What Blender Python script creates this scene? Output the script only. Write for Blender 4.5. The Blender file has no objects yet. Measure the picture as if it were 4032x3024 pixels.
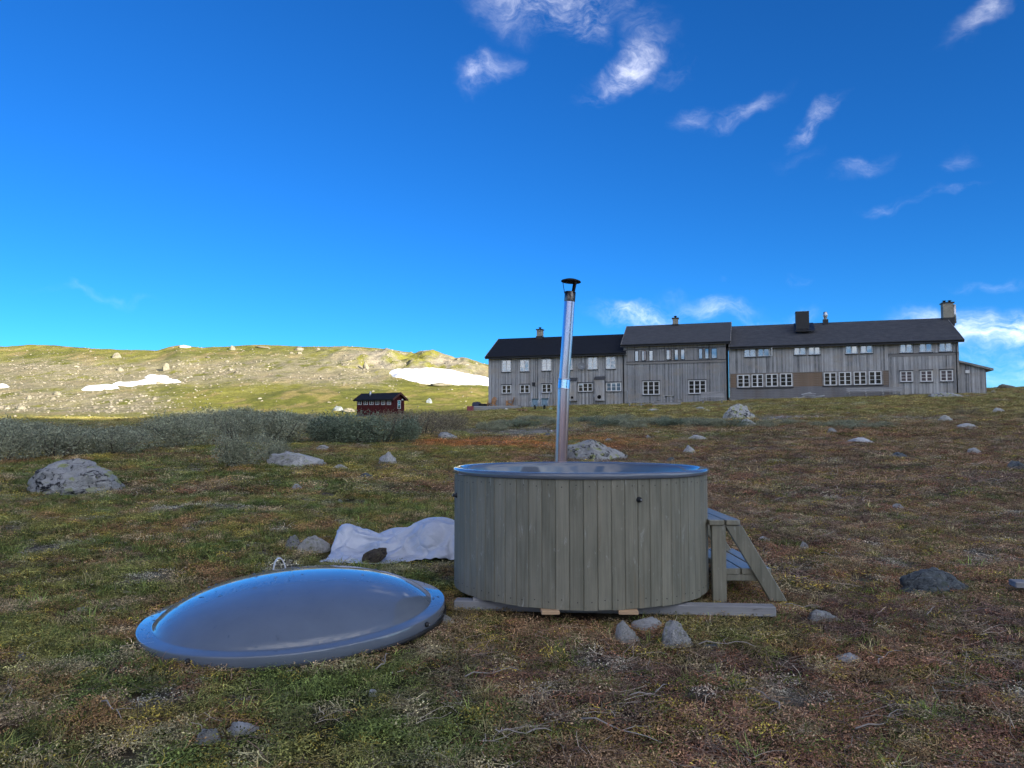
import bpy, bmesh, math, random
import numpy as np
from mathutils import Vector, Matrix, Euler

random.seed(7)
RNG = np.random.default_rng(11)
scene = bpy.context.scene
COL = scene.collection

# ------------------------------------------------------------------ camera
W0, H0, F0 = 4032, 3024, 3029.0          # photo size and focal length in its pixels
HORIZON = 1700.0                          # photo row of eye level
CAM_Z = 1.27
PITCH = math.atan((HORIZON - H0 / 2) / F0)
cam_data = bpy.data.cameras.new('camera')
cam_data.sensor_width = 36.0
cam_data.lens = 36.0 * F0 / W0
cam_data.clip_start = 0.05
cam_data.clip_end = 6000
cam = bpy.data.objects.new('camera', cam_data)
cam.location = (0, 0, CAM_Z)
cam.rotation_euler = (math.pi / 2 + PITCH, 0, 0)
COL.objects.link(cam)
scene.camera = cam

# ------------------------------------------------------------------ sun, sky, exposure
SUN_EL = math.radians(11.5)
SUN_TH = math.radians(45)                 # behind the camera, turned to its right
SUN_DIR = Vector((math.sin(SUN_TH) * math.cos(SUN_EL), -math.cos(SUN_TH) * math.cos(SUN_EL), math.sin(SUN_EL)))
sun_data = bpy.data.lights.new('sun', 'SUN')
sun_data.energy = 2.0
sun_data.angle = math.radians(0.53)
sun_data.color = (1.0, 0.90, 0.74)
sun = bpy.data.objects.new('sun', sun_data)
sun.rotation_euler = SUN_DIR.to_track_quat('Z', 'Y').to_euler()
sun.location = (0, 0, 60)
COL.objects.link(sun)

SKY_STRENGTH = 0.1
EXPOSURE = 3.1
scene.cycles.max_bounces = 6
scene.cycles.diffuse_bounces = 2
scene.cycles.glossy_bounces = 3
scene.cycles.transmission_bounces = 4
scene.cycles.transparent_max_bounces = 4
scene.view_settings.view_transform = 'Standard'
scene.view_settings.look = 'None'
scene.view_settings.exposure = EXPOSURE
scene.view_settings.gamma = 1.0
scene.view_settings.use_curve_mapping = False

def pix_dir(px, py):
    """unit-depth world direction of a photo pixel (y component is forward)"""
    u = (px - W0 / 2) / F0
    v = (H0 / 2 - py) / F0
    c, s = math.cos(PITCH), math.sin(PITCH)
    return Vector((u, c - v * s, s + v * c))

def at(px, py, Y):
    d = pix_dir(px, py)
    k = Y / d.y
    return Vector((d.x * k, Y, CAM_Z + d.z * k))

world = bpy.data.worlds.new('World')
scene.world = world
world.use_nodes = True
world.cycles.sampling_method = 'MANUAL'
world.cycles.sample_map_resolution = 512
wn, wl = world.node_tree.nodes, world.node_tree.links
wn.clear()
w_out = wn.new('ShaderNodeOutputWorld')
w_bg = wn.new('ShaderNodeBackground')
w_bg.inputs['Strength'].default_value = SKY_STRENGTH
wl.new(w_bg.outputs[0], w_out.inputs[0])
sky = wn.new('ShaderNodeTexSky')
sky.sky_type = 'NISHITA'
sky.sun_disc = False
sky.sun_elevation = SUN_EL
sky.sun_rotation = math.pi - SUN_TH
sky.altitude = 4000
sky.air_density = 1.0
sky.dust_density = 8.0
sky.ozone_density = 3.0
w_tc = wn.new('ShaderNodeTexCoord')

def wnode(kind, **kw):
    n = wn.new(kind)
    for k, v in kw.items():
        setattr(n, k, v)
    return n

def wmath(op, a, b=None, clamp=False):
    n = wnode('ShaderNodeMath', operation=op, use_clamp=clamp)
    for i, q in enumerate((a, b)):
        if q is None:
            continue
        if isinstance(q, (int, float)):
            n.inputs[i].default_value = q
        else:
            wl.new(q, n.inputs[i])
    return n.outputs[0]

# the clear mountain sky is a deeper blue than the model's: its colour ratios are steepened, whites stay white
w_sep = wnode('ShaderNodeSeparateColor'); wl.new(sky.outputs[0], w_sep.inputs[0])
w_com = wnode('ShaderNodeCombineColor')
SKY_B = 0.285
for _i, _p in ((0, 2.4), (1, 1.72)):
    _r = wmath('POWER', wmath('DIVIDE', w_sep.outputs[_i], wmath('MAXIMUM', w_sep.outputs[2], 1e-4)), _p)
    wl.new(wmath('MULTIPLY', wmath('MULTIPLY', _r, w_sep.outputs[2]), SKY_B), w_com.inputs[_i])
wl.new(wmath('MULTIPLY', w_sep.outputs[2], SKY_B), w_com.inputs[2])

def clouds():
    gen = w_tc.outputs['Generated']
    # ragged edges: the direction is pushed about by a noise before the patches are cut
    n1 = wnode('ShaderNodeTexNoise'); n1.inputs['Scale'].default_value = 14; n1.inputs['Detail'].default_value = 4
    wl.new(gen, n1.inputs['Vector'])
    sub = wnode('ShaderNodeVectorMath', operation='SUBTRACT'); sub.inputs[1].default_value = (.5, .5, .5)
    wl.new(n1.outputs['Color'], sub.inputs[0])
    scl = wnode('ShaderNodeVectorMath', operation='SCALE'); scl.inputs['Scale'].default_value = 0.075
    wl.new(sub.outputs[0], scl.inputs[0])
    add = wnode('ShaderNodeVectorMath', operation='ADD')
    wl.new(gen, add.inputs[0]); wl.new(scl.outputs[0], add.inputs[1])
    # fibrous texture of the cloud bodies
    mp = wnode('ShaderNodeMapping'); mp.inputs['Scale'].default_value = (9, 9, 20); mp.inputs['Rotation'].default_value = (0, .5, 0)
    wl.new(add.outputs[0], mp.inputs['Vector'])
    n2 = wnode('ShaderNodeTexNoise'); n2.inputs['Scale'].default_value = 1.6; n2.inputs['Detail'].default_value = 7; n2.inputs['Roughness'].default_value = .68
    wl.new(mp.outputs[0], n2.inputs['Vector'])
    # (photo column, row, half width, half height, turn in degrees, density)
    blobs = [(2190, -40, 330, 150, 0, .85), (2310, 60, 130, 110, 60, .8), (2560, 130, 130, 200, 20, .32),
             (1915, 275, 120, 65, 30, .75), (2440, 280, 240, 62, 33, .85), (2660, 250, 110, 60, 40, .35),
             (2720, 470, 95, 50, 15, .45), (2920, 425, 190, 50, 16, .5), (3215, 500, 140, 36, 36, .75),
             (3130, 650, 120, 40, 10, .22), (3400, 645, 120, 38, 18, .45), (3470, 795, 110, 30, 12, .45), (3650, 775, 150, 26, 10, .32),
             (3790, 640, 75, 40, 20, .35), (3780, 752, 110, 18, 8, .4), (3890, 40, 150, 42, 28, .6),
             (2490, 1245, 190, 44, -4, 1.0), (2800, 1235, 260, 55, -4, .55), (3060, 1262, 170, 38, 0, .6),
             (3130, 1090, 60, 26, 0, .35), (2830, 1115, 40, 18, 0, .15), (3880, 1097, 150, 24, 0, .4),
             (3960, 1300, 330, 75, -4, 1.25), (3980, 1410, 330, 60, -4, .65), (4000, 1490, 330, 45, 0, .6),
             (3900, 1225, 200, 28, 0, .45), (370, 1165, 190, 20, -4, .32), (150, 1150, 90, 14, 0, .15)]
    frames = []
    for (px, py, rx, ry, turn, den) in blobs:
        c = pix_dir(px, py).normalized()
        frames.append((c, rx / F0, ry / F0, math.radians(turn), den))
    tot = None
    for (c, sx, sy, turn, den) in frames:
        right = c.cross(Vector((0, 0, 1))).normalized()
        up = right.cross(c)
        e1 = right * math.cos(turn) + up * math.sin(turn)
        e2 = -right * math.sin(turn) + up * math.cos(turn)
        rot = Matrix((e1, e2, e1.cross(e2))).transposed().to_euler()
        m = wnode('ShaderNodeMapping', vector_type='TEXTURE')
        m.inputs['Location'].default_value = c
        m.inputs['Rotation'].default_value = rot
        m.inputs['Scale'].default_value = (sx * 1.4, sy * 1.6, .35)
        wl.new(add.outputs[0], m.inputs['Vector'])
        ln = wnode('ShaderNodeVectorMath', operation='LENGTH')
        wl.new(m.outputs[0], ln.inputs[0])
        mr = wnode('ShaderNodeMapRange', interpolation_type='SMOOTHSTEP')
        mr.inputs['From Min'].default_value = 1.0; mr.inputs['From Max'].default_value = 0.05
        mr.inputs['To Min'].default_value = 0.0; mr.inputs['To Max'].default_value = den * .47
        wl.new(ln.outputs['Value'], mr.inputs['Value'])
        tot = mr.outputs[0] if tot is None else wmath('MAXIMUM', tot, mr.outputs[0])
    # unseen bank of broken cloud, added behind the camera to light front faces
    n3 = wnode('ShaderNodeTexNoise'); n3.inputs['Scale'].default_value = 1.0; n3.inputs['Detail'].default_value = 2
    mp3 = wnode('ShaderNodeMapping'); mp3.inputs['Scale'].default_value = (3.2, 3.2, 6.5); mp3.inputs['Location'].default_value = (2.3, 1.1, .4)
    wl.new(add.outputs[0], mp3.inputs['Vector']); wl.new(mp3.outputs[0], n3.inputs['Vector'])
    r3 = wnode('ShaderNodeMapRange', interpolation_type='SMOOTHSTEP'); r3.inputs['From Min'].default_value = .36; r3.inputs['From Max'].default_value = .50
    r3.inputs['To Max'].default_value = 1.0
    wl.new(n3.outputs['Fac'], r3.inputs['Value'])
    dv = wnode('ShaderNodeVectorMath', operation='DOT_PRODUCT'); dv.inputs[1].default_value = (.45, -.89, 0)
    wl.new(gen, dv.inputs[0])
    rm = wnode('ShaderNodeMapRange', interpolation_type='SMOOTHSTEP'); rm.inputs['From Min'].default_value = -.15; rm.inputs['From Max'].default_value = .40
    wl.new(dv.outputs['Value'], rm.inputs['Value'])
    tot = wmath('MAXIMUM', tot, wmath('MULTIPLY', r3.outputs[0], rm.outputs[0]))
    tex = wnode('ShaderNodeMapRange'); tex.inputs['From Min'].default_value = .34; tex.inputs['From Max'].default_value = .74
    wl.new(n2.outputs['Fac'], tex.inputs['Value'])
    a = wmath('MULTIPLY', tot, wmath('ADD', wmath('MULTIPLY', tex.outputs[0], 1.15), .12))
    a = wmath('MULTIPLY', a, 1.0, clamp=True)
    sm = wnode('ShaderNodeMapRange', interpolation_type='SMOOTHSTEP')
    sm.inputs['From Min'].default_value = .02; sm.inputs['From Max'].default_value = .95; sm.inputs['To Max'].default_value = .75
    wl.new(a, sm.inputs['Value'])
    return sm.outputs[0]

cl_alpha = clouds()
w_mix = wn.new('ShaderNodeMix'); w_mix.data_type = 'RGBA'
wl.new(cl_alpha, w_mix.inputs['Factor'])
wl.new(w_com.outputs[0], w_mix.inputs['A'])
CLOUD_COL = (3.5, 3.4, 3.35, 1)
w_mix.inputs['B'].default_value = CLOUD_COL
wl.new(w_mix.outputs['Result'], w_bg.inputs['Color'])

# ------------------------------------------------------------------ helpers
def smooth(e0, e1, x):
    t = np.clip((np.asarray(x, float) - e0) / (e1 - e0), 0, 1)
    return t * t * (3 - 2 * t)

def _hash(ix, iy, seed):
    h = (ix.astype(np.int64) * 374761393 + iy.astype(np.int64) * 668265263 + seed * 974634777) & 0xFFFFFFFF
    h = ((h ^ (h >> 13)) * 1274126177) & 0xFFFFFFFF
    h = ((h ^ (h >> 16)) * 2246822519) & 0xFFFFFFFF
    return ((h ^ (h >> 15)) & 0xFFFFFF) / float(0x1000000)

def vnoise(x, y, seed=0):
    x = np.asarray(x, float); y = np.asarray(y, float)
    ix, iy = np.floor(x), np.floor(y)
    fx, fy = x - ix, y - iy
    fx = fx * fx * fx * (fx * (fx * 6 - 15) + 10); fy = fy * fy * fy * (fy * (fy * 6 - 15) + 10)
    a, b = _hash(ix, iy, seed), _hash(ix + 1, iy, seed)
    c, d = _hash(ix, iy + 1, seed), _hash(ix + 1, iy + 1, seed)
    return (a + (b - a) * fx) * (1 - fy) + (c + (d - c) * fx) * fy

def fbm(x, y, seed=0, octaves=4, gain=.5):
    s, amp, tot = 0, 1.0, 0
    for o in range(octaves):
        k = 2.03 ** o
        s = s + amp * (vnoise(np.asarray(x) * k + 17.3 * o, np.asarray(y) * k - 9.1 * o, seed + o) * 2 - 1)
        tot += amp; amp *= gain
    return s / tot

def tag(o, label=None, cat=None, group=None, kind=None):
    if label: o['label'] = label
    if cat: o['category'] = cat
    if group: o['group'] = group
    if kind or cat: o['kind'] = kind or 'thing'
    return o

def empty(name, loc=(0, 0, 0), rz=0.0, label=None, cat=None, group=None, parent=None):
    o = bpy.data.objects.new(name, None)
    o.location = loc; o.rotation_euler = (0, 0, rz)
    o.empty_display_size = .2
    COL.objects.link(o)
    o.parent = parent
    return tag(o, label, cat, group)

def link(name, me, parent=None, loc=None, rot=None):
    o = bpy.data.objects.new(name, me)
    COL.objects.link(o)
    o.parent = parent
    if loc is not None: o.location = loc
    if rot is not None: o.rotation_euler = rot
    return o

class MB:
    """collects shapes, then becomes one mesh"""
    def __init__(self):
        self.v, self.f, self.sm = [], [], []
    def add(self, vs, fs, sm=False):
        n = len(self.v)
        self.v += [tuple(p) for p in vs]
        self.f += [tuple(i + n for i in f) for f in fs]
        self.sm += [sm] * len(fs)
        return self
    def box(self, x0, x1, y0, y1, z0, z1):
        vs = [(x, y, z) for z in (z0, z1) for y in (y0, y1) for x in (x0, x1)]
        return self.add(vs, [(0, 2, 3, 1), (4, 5, 7, 6), (0, 1, 5, 4), (2, 6, 7, 3), (0, 4, 6, 2), (1, 3, 7, 5)])
    def bar(self, a, b, w, h, up=(0, 0, 1)):
        """a beam from a to b, w across and h along up"""
        a, b, up = Vector(a), Vector(b), Vector(up)
        d = (b - a).normalized(); s = d.cross(up).normalized(); u = s.cross(d)
        vs = []
        for p in (a, b):
            for (i, j) in ((-1, -1), (1, -1), (1, 1), (-1, 1)):
                vs.append(p + s * (i * w / 2) + u * (j * h / 2))
        return self.add(vs, [(0, 1, 2, 3), (7, 6, 5, 4), (0, 4, 5, 1), (1, 5, 6, 2), (2, 6, 7, 3), (3, 7, 4, 0)])
    def tube(self, pts, rad, n=10, cap=True):
        pts = [Vector(p) for p in pts]
        if not hasattr(rad, '__len__'): rad = [rad] * len(pts)
        vs = []; ref = None
        for i, p in enumerate(pts):
            d = (pts[min(i + 1, len(pts) - 1)] - pts[max(i - 1, 0)]).normalized()
            if ref is None:
                ref = d.orthogonal().normalized()
            ref = (ref - d * ref.dot(d)).normalized(); b = d.cross(ref)
            for k in range(n):
                t = 2 * math.pi * k / n
                vs.append(p + (ref * math.cos(t) + b * math.sin(t)) * rad[i])
        fs = []
        for i in range(len(pts) - 1):
            for k in range(n):
                a, b2 = i * n + k, i * n + (k + 1) % n
                fs.append((a, b2, b2 + n, a + n))
        self.add(vs, fs, True)
        if cap:
            base = len(self.v) - len(vs)
            self.f.append(tuple(base + k for k in reversed(range(n)))); self.sm.append(False)
            self.f.append(tuple(base + len(vs) - n + k for k in range(n))); self.sm.append(False)
        return self
    def lathe(self, prof, n=64, sm=True, axis=(0, 0)):
        vs = []
        for (r, z) in prof:
            for k in range(n):
                t = 2 * math.pi * k / n
                vs.append((axis[0] + r * math.cos(t), axis[1] + r * math.sin(t), z))
        fs = []
        for i in range(len(prof) - 1):
            for k in range(n):
                a, b = i * n + k, i * n + (k + 1) % n
                fs.append((a, b, b + n, a + n))
        return self.add(vs, fs, sm)
    def prism(self, poly, x0, x1):
        """polygon in (y, z) pulled along x"""
        n = len(poly)
        vs = [(x0, p[0], p[1]) for p in poly] + [(x1, p[0], p[1]) for p in poly]
        fs = [tuple(reversed(range(n))), tuple(range(n, 2 * n))] + [(i, (i + 1) % n, (i + 1) % n + n, i + n) for i in range(n)]
        return self.add(vs, fs)
    def mesh(self, name, mat=None, bevel=0, segs=1):
        me = bpy.data.meshes.new(name)
        me.from_pydata(self.v, [], self.f)
        me.polygons.foreach_set('use_smooth', self.sm)
        bm = bmesh.new(); bm.from_mesh(me)
        bmesh.ops.recalc_face_normals(bm, faces=bm.faces)
        if bevel:
            bmesh.ops.bevel(bm, geom=list(bm.edges), offset=bevel, segments=segs, affect='EDGES', profile=.5)
        bm.to_mesh(me); bm.free()
        if mat: me.materials.append(mat)
        return me
    def build(self, name, mat, parent=None, bevel=0, segs=1, loc=None, rot=None):
        return link(name, self.mesh(name, mat, bevel, segs), parent, loc, rot)

def grid_mesh(name, P, mat, wrap=False, smooth_=True):
    """P: (rows, cols, 3) array of points -> quad mesh"""
    r, c = P.shape[:2]
    idx = np.arange(r * c).reshape(r, c)
    if wrap: idx = np.concatenate([idx, idx[:, :1]], 1)
    q = np.stack([idx[:-1, :-1], idx[:-1, 1:], idx[1:, 1:], idx[1:, :-1]], -1).reshape(-1, 4)
    return raw_mesh(name, P.reshape(-1, 3), q, mat, smooth_)

def raw_mesh(name, V, Fq, mat, smooth_=True):
    V = np.ascontiguousarray(V, np.float32); Fq = np.ascontiguousarray(Fq, np.int32)
    me = bpy.data.meshes.new(name)
    k = Fq.shape[1]
    me.vertices.add(len(V)); me.vertices.foreach_set('co', V.ravel())
    me.loops.add(Fq.size); me.loops.foreach_set('vertex_index', Fq.ravel())
    me.polygons.add(len(Fq))
    me.polygons.foreach_set('loop_start', np.arange(0, Fq.size, k, dtype=np.int32))
    me.polygons.foreach_set('loop_total', np.full(len(Fq), k, np.int32))
    me.polygons.foreach_set('use_smooth', np.full(len(Fq), smooth_))
    me.update(calc_edges=True)
    if mat: me.materials.append(mat)
    return me

# ------------------------------------------------------------------ material helpers
class NT:
    def __init__(self, name):
        self.m = bpy.data.materials.new(name); self.m.use_nodes = True
        self.n, self.l = self.m.node_tree.nodes, self.m.node_tree.links
        self.b = self.n['Principled BSDF']; self.out = self.n['Material Output']
        self.b.inputs['Specular IOR Level'].default_value = .3
    def node(self, kind, **kw):
        n = self.n.new(kind)
        for k, v in kw.items(): setattr(n, k, v)
        return n
    def put(self, sock, val):
        if hasattr(val, 'is_linked') or hasattr(val, 'links'):
            self.l.new(val, sock)
        elif val is not None:
            sock.default_value = val
    def coord(self, which='Object', scale=(1, 1, 1), rot=(0, 0, 0)):
        tc = self.node('ShaderNodeTexCoord'); mp = self.node('ShaderNodeMapping')
        mp.inputs['Scale'].default_value = scale; mp.inputs['Rotation'].default_value = rot
        self.l.new(tc.outputs[which], mp.inputs['Vector'])
        return mp.outputs[0]
    def noise(self, vec, scale, detail=4, rough=.55, dist=0.0, out='Fac'):
        n = self.node('ShaderNodeTexNoise')
        n.inputs['Scale'].default_value = scale; n.inputs['Detail'].default_value = detail
        n.inputs['Roughness'].default_value = rough; n.inputs['Distortion'].default_value = dist
        if vec is not None: self.l.new(vec, n.inputs['Vector'])
        return n.outputs[out]
    def ramp(self, fac, stops):
        r = self.node('ShaderNodeValToRGB')
        e = r.color_ramp.elements
        while len(e) < len(stops): e.new(.5)
        for k, (p, c) in enumerate(stops):
            e[k].position = p
            e[k].color = tuple(c) + (1,) if not isinstance(c, (int, float)) else (c, c, c, 1)
        self.l.new(fac, r.inputs['Fac'])
        return r.outputs['Color']
    def mix(self, fac, a, b, mode='MIX'):
        m = self.node('ShaderNodeMix', data_type='RGBA', blend_type=mode)
        self.put(m.inputs['Factor'], fac)
        for s, v in (('A', a), ('B', b)):
            if isinstance(v, tuple) and len(v) == 3: v = v + (1,)
            self.put(m.inputs[s], v)
        return m.outputs['Result']
    def math(self, op, a, b=0.0, clamp=False):
        m = self.node('ShaderNodeMath', operation=op, use_clamp=clamp)
        self.put(m.inputs[0], a); self.put(m.inputs[1], b)
        return m.outputs[0]
    def mapr(self, v, a, b, c=0.0, d=1.0):
        m = self.node('ShaderNodeMapRange')
        self.put(m.inputs['Value'], v)
        for k, q in (('From Min', a), ('From Max', b), ('To Min', c), ('To Max', d)): m.inputs[k].default_value = q
        return m.outputs[0]
    def attr(self, name, kind='GEOMETRY', out='Color'):
        a = self.node('ShaderNodeAttribute', attribute_name=name, attribute_type=kind)
        return a.outputs[out]
    def objrand(self):
        return self.node('ShaderNodeObjectInfo').outputs['Random']
    def bump(self, h, strength=.3, dist=.01):
        b = self.node('ShaderNodeBump')
        b.inputs['Strength'].default_value = strength; b.inputs['Distance'].default_value = dist
        self.l.new(h, b.inputs['Height']); self.l.new(b.outputs[0], self.b.inputs['Normal'])
    def set(self, color=None, rough=None, spec=None, metal=None, **kw):
        if color is not None:
            if isinstance(color, tuple) and len(color) == 3: color = color + (1,)
            self.put(self.b.inputs['Base Color'], color)
        if rough is not None: self.put(self.b.inputs['Roughness'], rough)
        if spec is not None: self.put(self.b.inputs['Specular IOR Level'], spec)
        if metal is not None: self.put(self.b.inputs['Metallic'], metal)
        return self.m

def plain(name, color, rough=.6, spec=.3, metal=0.0, var=.12, scale=6.0):
    """one paint with a little mottling"""
    t = NT(name)
    n = t.noise(t.coord('Object'), scale, 5)
    lo = tuple(c * (1 - var) for c in color); hi = tuple(min(1, c * (1 + var)) for c in color)
    return t.set(t.ramp(n, [(.3, lo), (.7, hi)]), rough, spec, metal)

# ================================================================== the ground
SDX, SDY = -math.sin(SUN_TH), math.cos(SUN_TH)      # the way the sunlight travels over the ground
RIDGE_ROWS = [(-900, 1350), (0, 1362), (130, 1360), (300, 1370), (450, 1380), (620, 1380), (700, 1362), (790, 1370), (1000, 1358), (1200, 1366), (1350, 1363),
              (1500, 1376), (1650, 1392), (1780, 1408), (1920, 1440), (2100, 1490), (2300, 1550), (2600, 1640), (4000, 1700)]
_ra = np.array([(p[0] - W0 / 2) / F0 for p in RIDGE_ROWS])
_rz = np.array([CAM_Z + (HORIZON - p[1]) / F0 * 300 for p in RIDGE_ROWS])
_st = np.array([0, .2, .45, .7, .88, 1.0]); _ss = np.array([0, .11, .36, .66, .92, 1.0])

def ground(x, y):
    x = np.asarray(x, float); y = np.asarray(y, float)
    yy = np.maximum(y, 0)
    a = np.clip(x / np.maximum(yy, 6), -1.3, 1.3)
    yc = np.where(yy > 84, 84 + 14 * np.tanh((yy - 84) / 14), yy)
    near = .045 * (np.minimum(yy, 7) - 5.5)
    R = near + .0510 * np.maximum(yc - 7, 0) + .0375 * np.minimum(x, 70) * smooth(8, 45, yy)
    L = near + 2.85 * (1 - np.exp(-np.maximum(yy - 7, 0) / 38.0))
    w = smooth(-.30, .06, a)
    z = L * (1 - w) + R * w
    z = np.where((x > 0) & (yy > 90), z - (yy - 90) * .03 * smooth(90, 150, yy) * smooth(0.0, .3, a), z)
    # the sunlit hill across the valley
    t = np.clip((yy - 118) / 182.0, 0, 1)
    zr = np.interp(a, _ra, _rz)
    gain = np.maximum(zr - z, 0) * np.interp(t, _st, _ss)
    gain = np.where(yy > 300, np.maximum(zr - z, 0) - (yy - 300) * .07, gain)
    z = z + np.maximum(gain, -8)
    hillm = smooth(.03, .3, t) * smooth(.15, -.02, a) * smooth(420, 300, yy)
    crag = np.exp(-((a + .13) / .11) ** 2) * np.exp(-((t - .78) / .16) ** 2)
    rug = fbm(x / 22, y / 22, 31, 4)
    z = z + hillm * (rug * .9 + fbm(x / 6, y / 6, 32, 3) * .35 * smooth(1.02, .9, t)
                     + crag * (np.abs(fbm(x / 14, y / 20, 33, 4, .6)) * 4.5 - .8))
    # mid and near relief: hummocks and hollows
    calm = 1 - .85 * np.exp(-(((x + .3) / 2.6) ** 2 + ((y - 5.9) / 1.9) ** 2) ** 2)
    amp = (.05 * smooth(0, 8, yy) + .16 * smooth(12, 40, yy) * (1 - .85 * smooth(46, 62, yy) * smooth(-.12, -.02, a))) * smooth(-5, 3, y)
    z = z + amp * fbm(x / 5.5, y / 5.5, 3, 3) * calm * (1 - hillm)
    z = z + .030 * fbm(x / .75, y / .75, 7, 3) * calm * smooth(140, 60, yy)
    # unseen mountain, crest shaped to shade foreground and lodge; hills round the remaining skyline
    d = x * SDX + y * SDY; c = x * -SDY * -1 + y * -SDX
    crest = (115.5 + 13.5 * smooth(28, 54, c)) * np.clip(1 - np.maximum(np.maximum(-30 - c, c - 96), 0) / 95.0, .0, 1)
    peak = crest * np.exp(-(np.abs(d + 500) / 120.0) ** 1.6) * (1 + .012 * fbm(c / 40, d / 60, 41, 3)) * smooth(-120, -200, d)
    r = np.hypot(x, y); th = np.arctan2(x, -y)
    z = z + smooth(-60, -160, y) * 46 * np.exp(-((r - 430) / 150.0) ** 2) * (1 + .22 * fbm(th * 3.2, th * 0 + 2, 51, 3))
    return np.where(d < -120, np.maximum(z, peak), z)

def g1(x, y):
    return float(ground(np.array([x]), np.array([y]))[0])

_TT = np.concatenate([np.geomspace(1.5, 100, 700), np.arange(100.3, 330, .35)])
def hit(px, py):
    """where the line of sight through a photo pixel meets the ground"""
    d = pix_dir(px, py); t = _TT / d.y
    dz = CAM_Z + d.z * t - ground(d.x * t, d.y * t)
    k = np.argmax(dz < 0)
    if dz[k] >= 0: k = len(t) - 1
    if k > 0 and dz[k] < 0:
        f = dz[k - 1] / (dz[k - 1] - dz[k]); tt = t[k - 1] + f * (t[k] - t[k - 1])
    else: tt = t[k]
    return Vector((d.x * tt, d.y * tt, CAM_Z + d.z * tt))

# ---- what grows where: weights shared by the ground colour and the plants on it
def cover(x, y):
    x = np.asarray(x, float); y = np.asarray(y, float)
    a = x / np.maximum(y, 1.5)
    n1 = fbm(x / 1.7, y / 1.7, 61, 4); n2 = fbm(x / .55, y / .55, 62, 3); n3 = fbm(x / 6.0, y / 6.0, 63, 3)
    brown = smooth(-.28, .42, a * 1.45 + n1 * .5 + n3 * .45 + n2 * .25)
    brown = np.maximum(brown, .75 * smooth(.12, .5, n1 + .4 * n2))
    lichen = smooth(.40, .62, fbm(x / .5, y / .5, 64, 4) + .35 * n2) * smooth(40, 14, y)
    wet = np.exp(-((y - (23 + 1.5 * n3 * 2)) / 2.6) ** 2) * smooth(-.16, -.10, a) * smooth(.24, .1, a)      # russet sedge
    gravel = np.maximum(np.exp(-((y - 30 - 2 * n3) / 2.6) ** 2) * smooth(-.14, -.09, a) * smooth(.16, .05, a),
                        np.exp(-((y - (38 - 10 * a + 2 * n3)) / 2.2) ** 2) * smooth(.26, .34, a) * smooth(.62, .5, a))
    gravel = np.maximum(gravel, smooth(.15, .5, fbm(x / 5, y / 2.5, 66, 4)) * smooth(32, 44, y) * smooth(.1, .35, a) * smooth(90, 75, y))
    return brown, lichen, wet * smooth(-.35, .15, n1 + n2 * .5 + .1), gravel * smooth(-.5, .1, n2 + n1)

C_GREEN = np.array((.205, .190, .055)); C_MOSS = np.array((.310, .245, .058)); C_BROWN = np.array((.270, .176, .098))
C_RED = np.array((.285, .150, .085)); C_LICH = np.array((.40, .37, .28)); C_GRAV = np.array((.30, .275, .235)); C_WET = np.array((.52, .21, .065))
C_HG = np.array((.170, .168, .034)); C_HDRY = np.array((.30, .225, .095)); C_HROCK = np.array((.27, .24, .18)); C_MID = np.array((.285, .260, .085))

def lerp(A, B, w):
    return A + (B - A) * np.asarray(w)[..., None]

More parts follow.
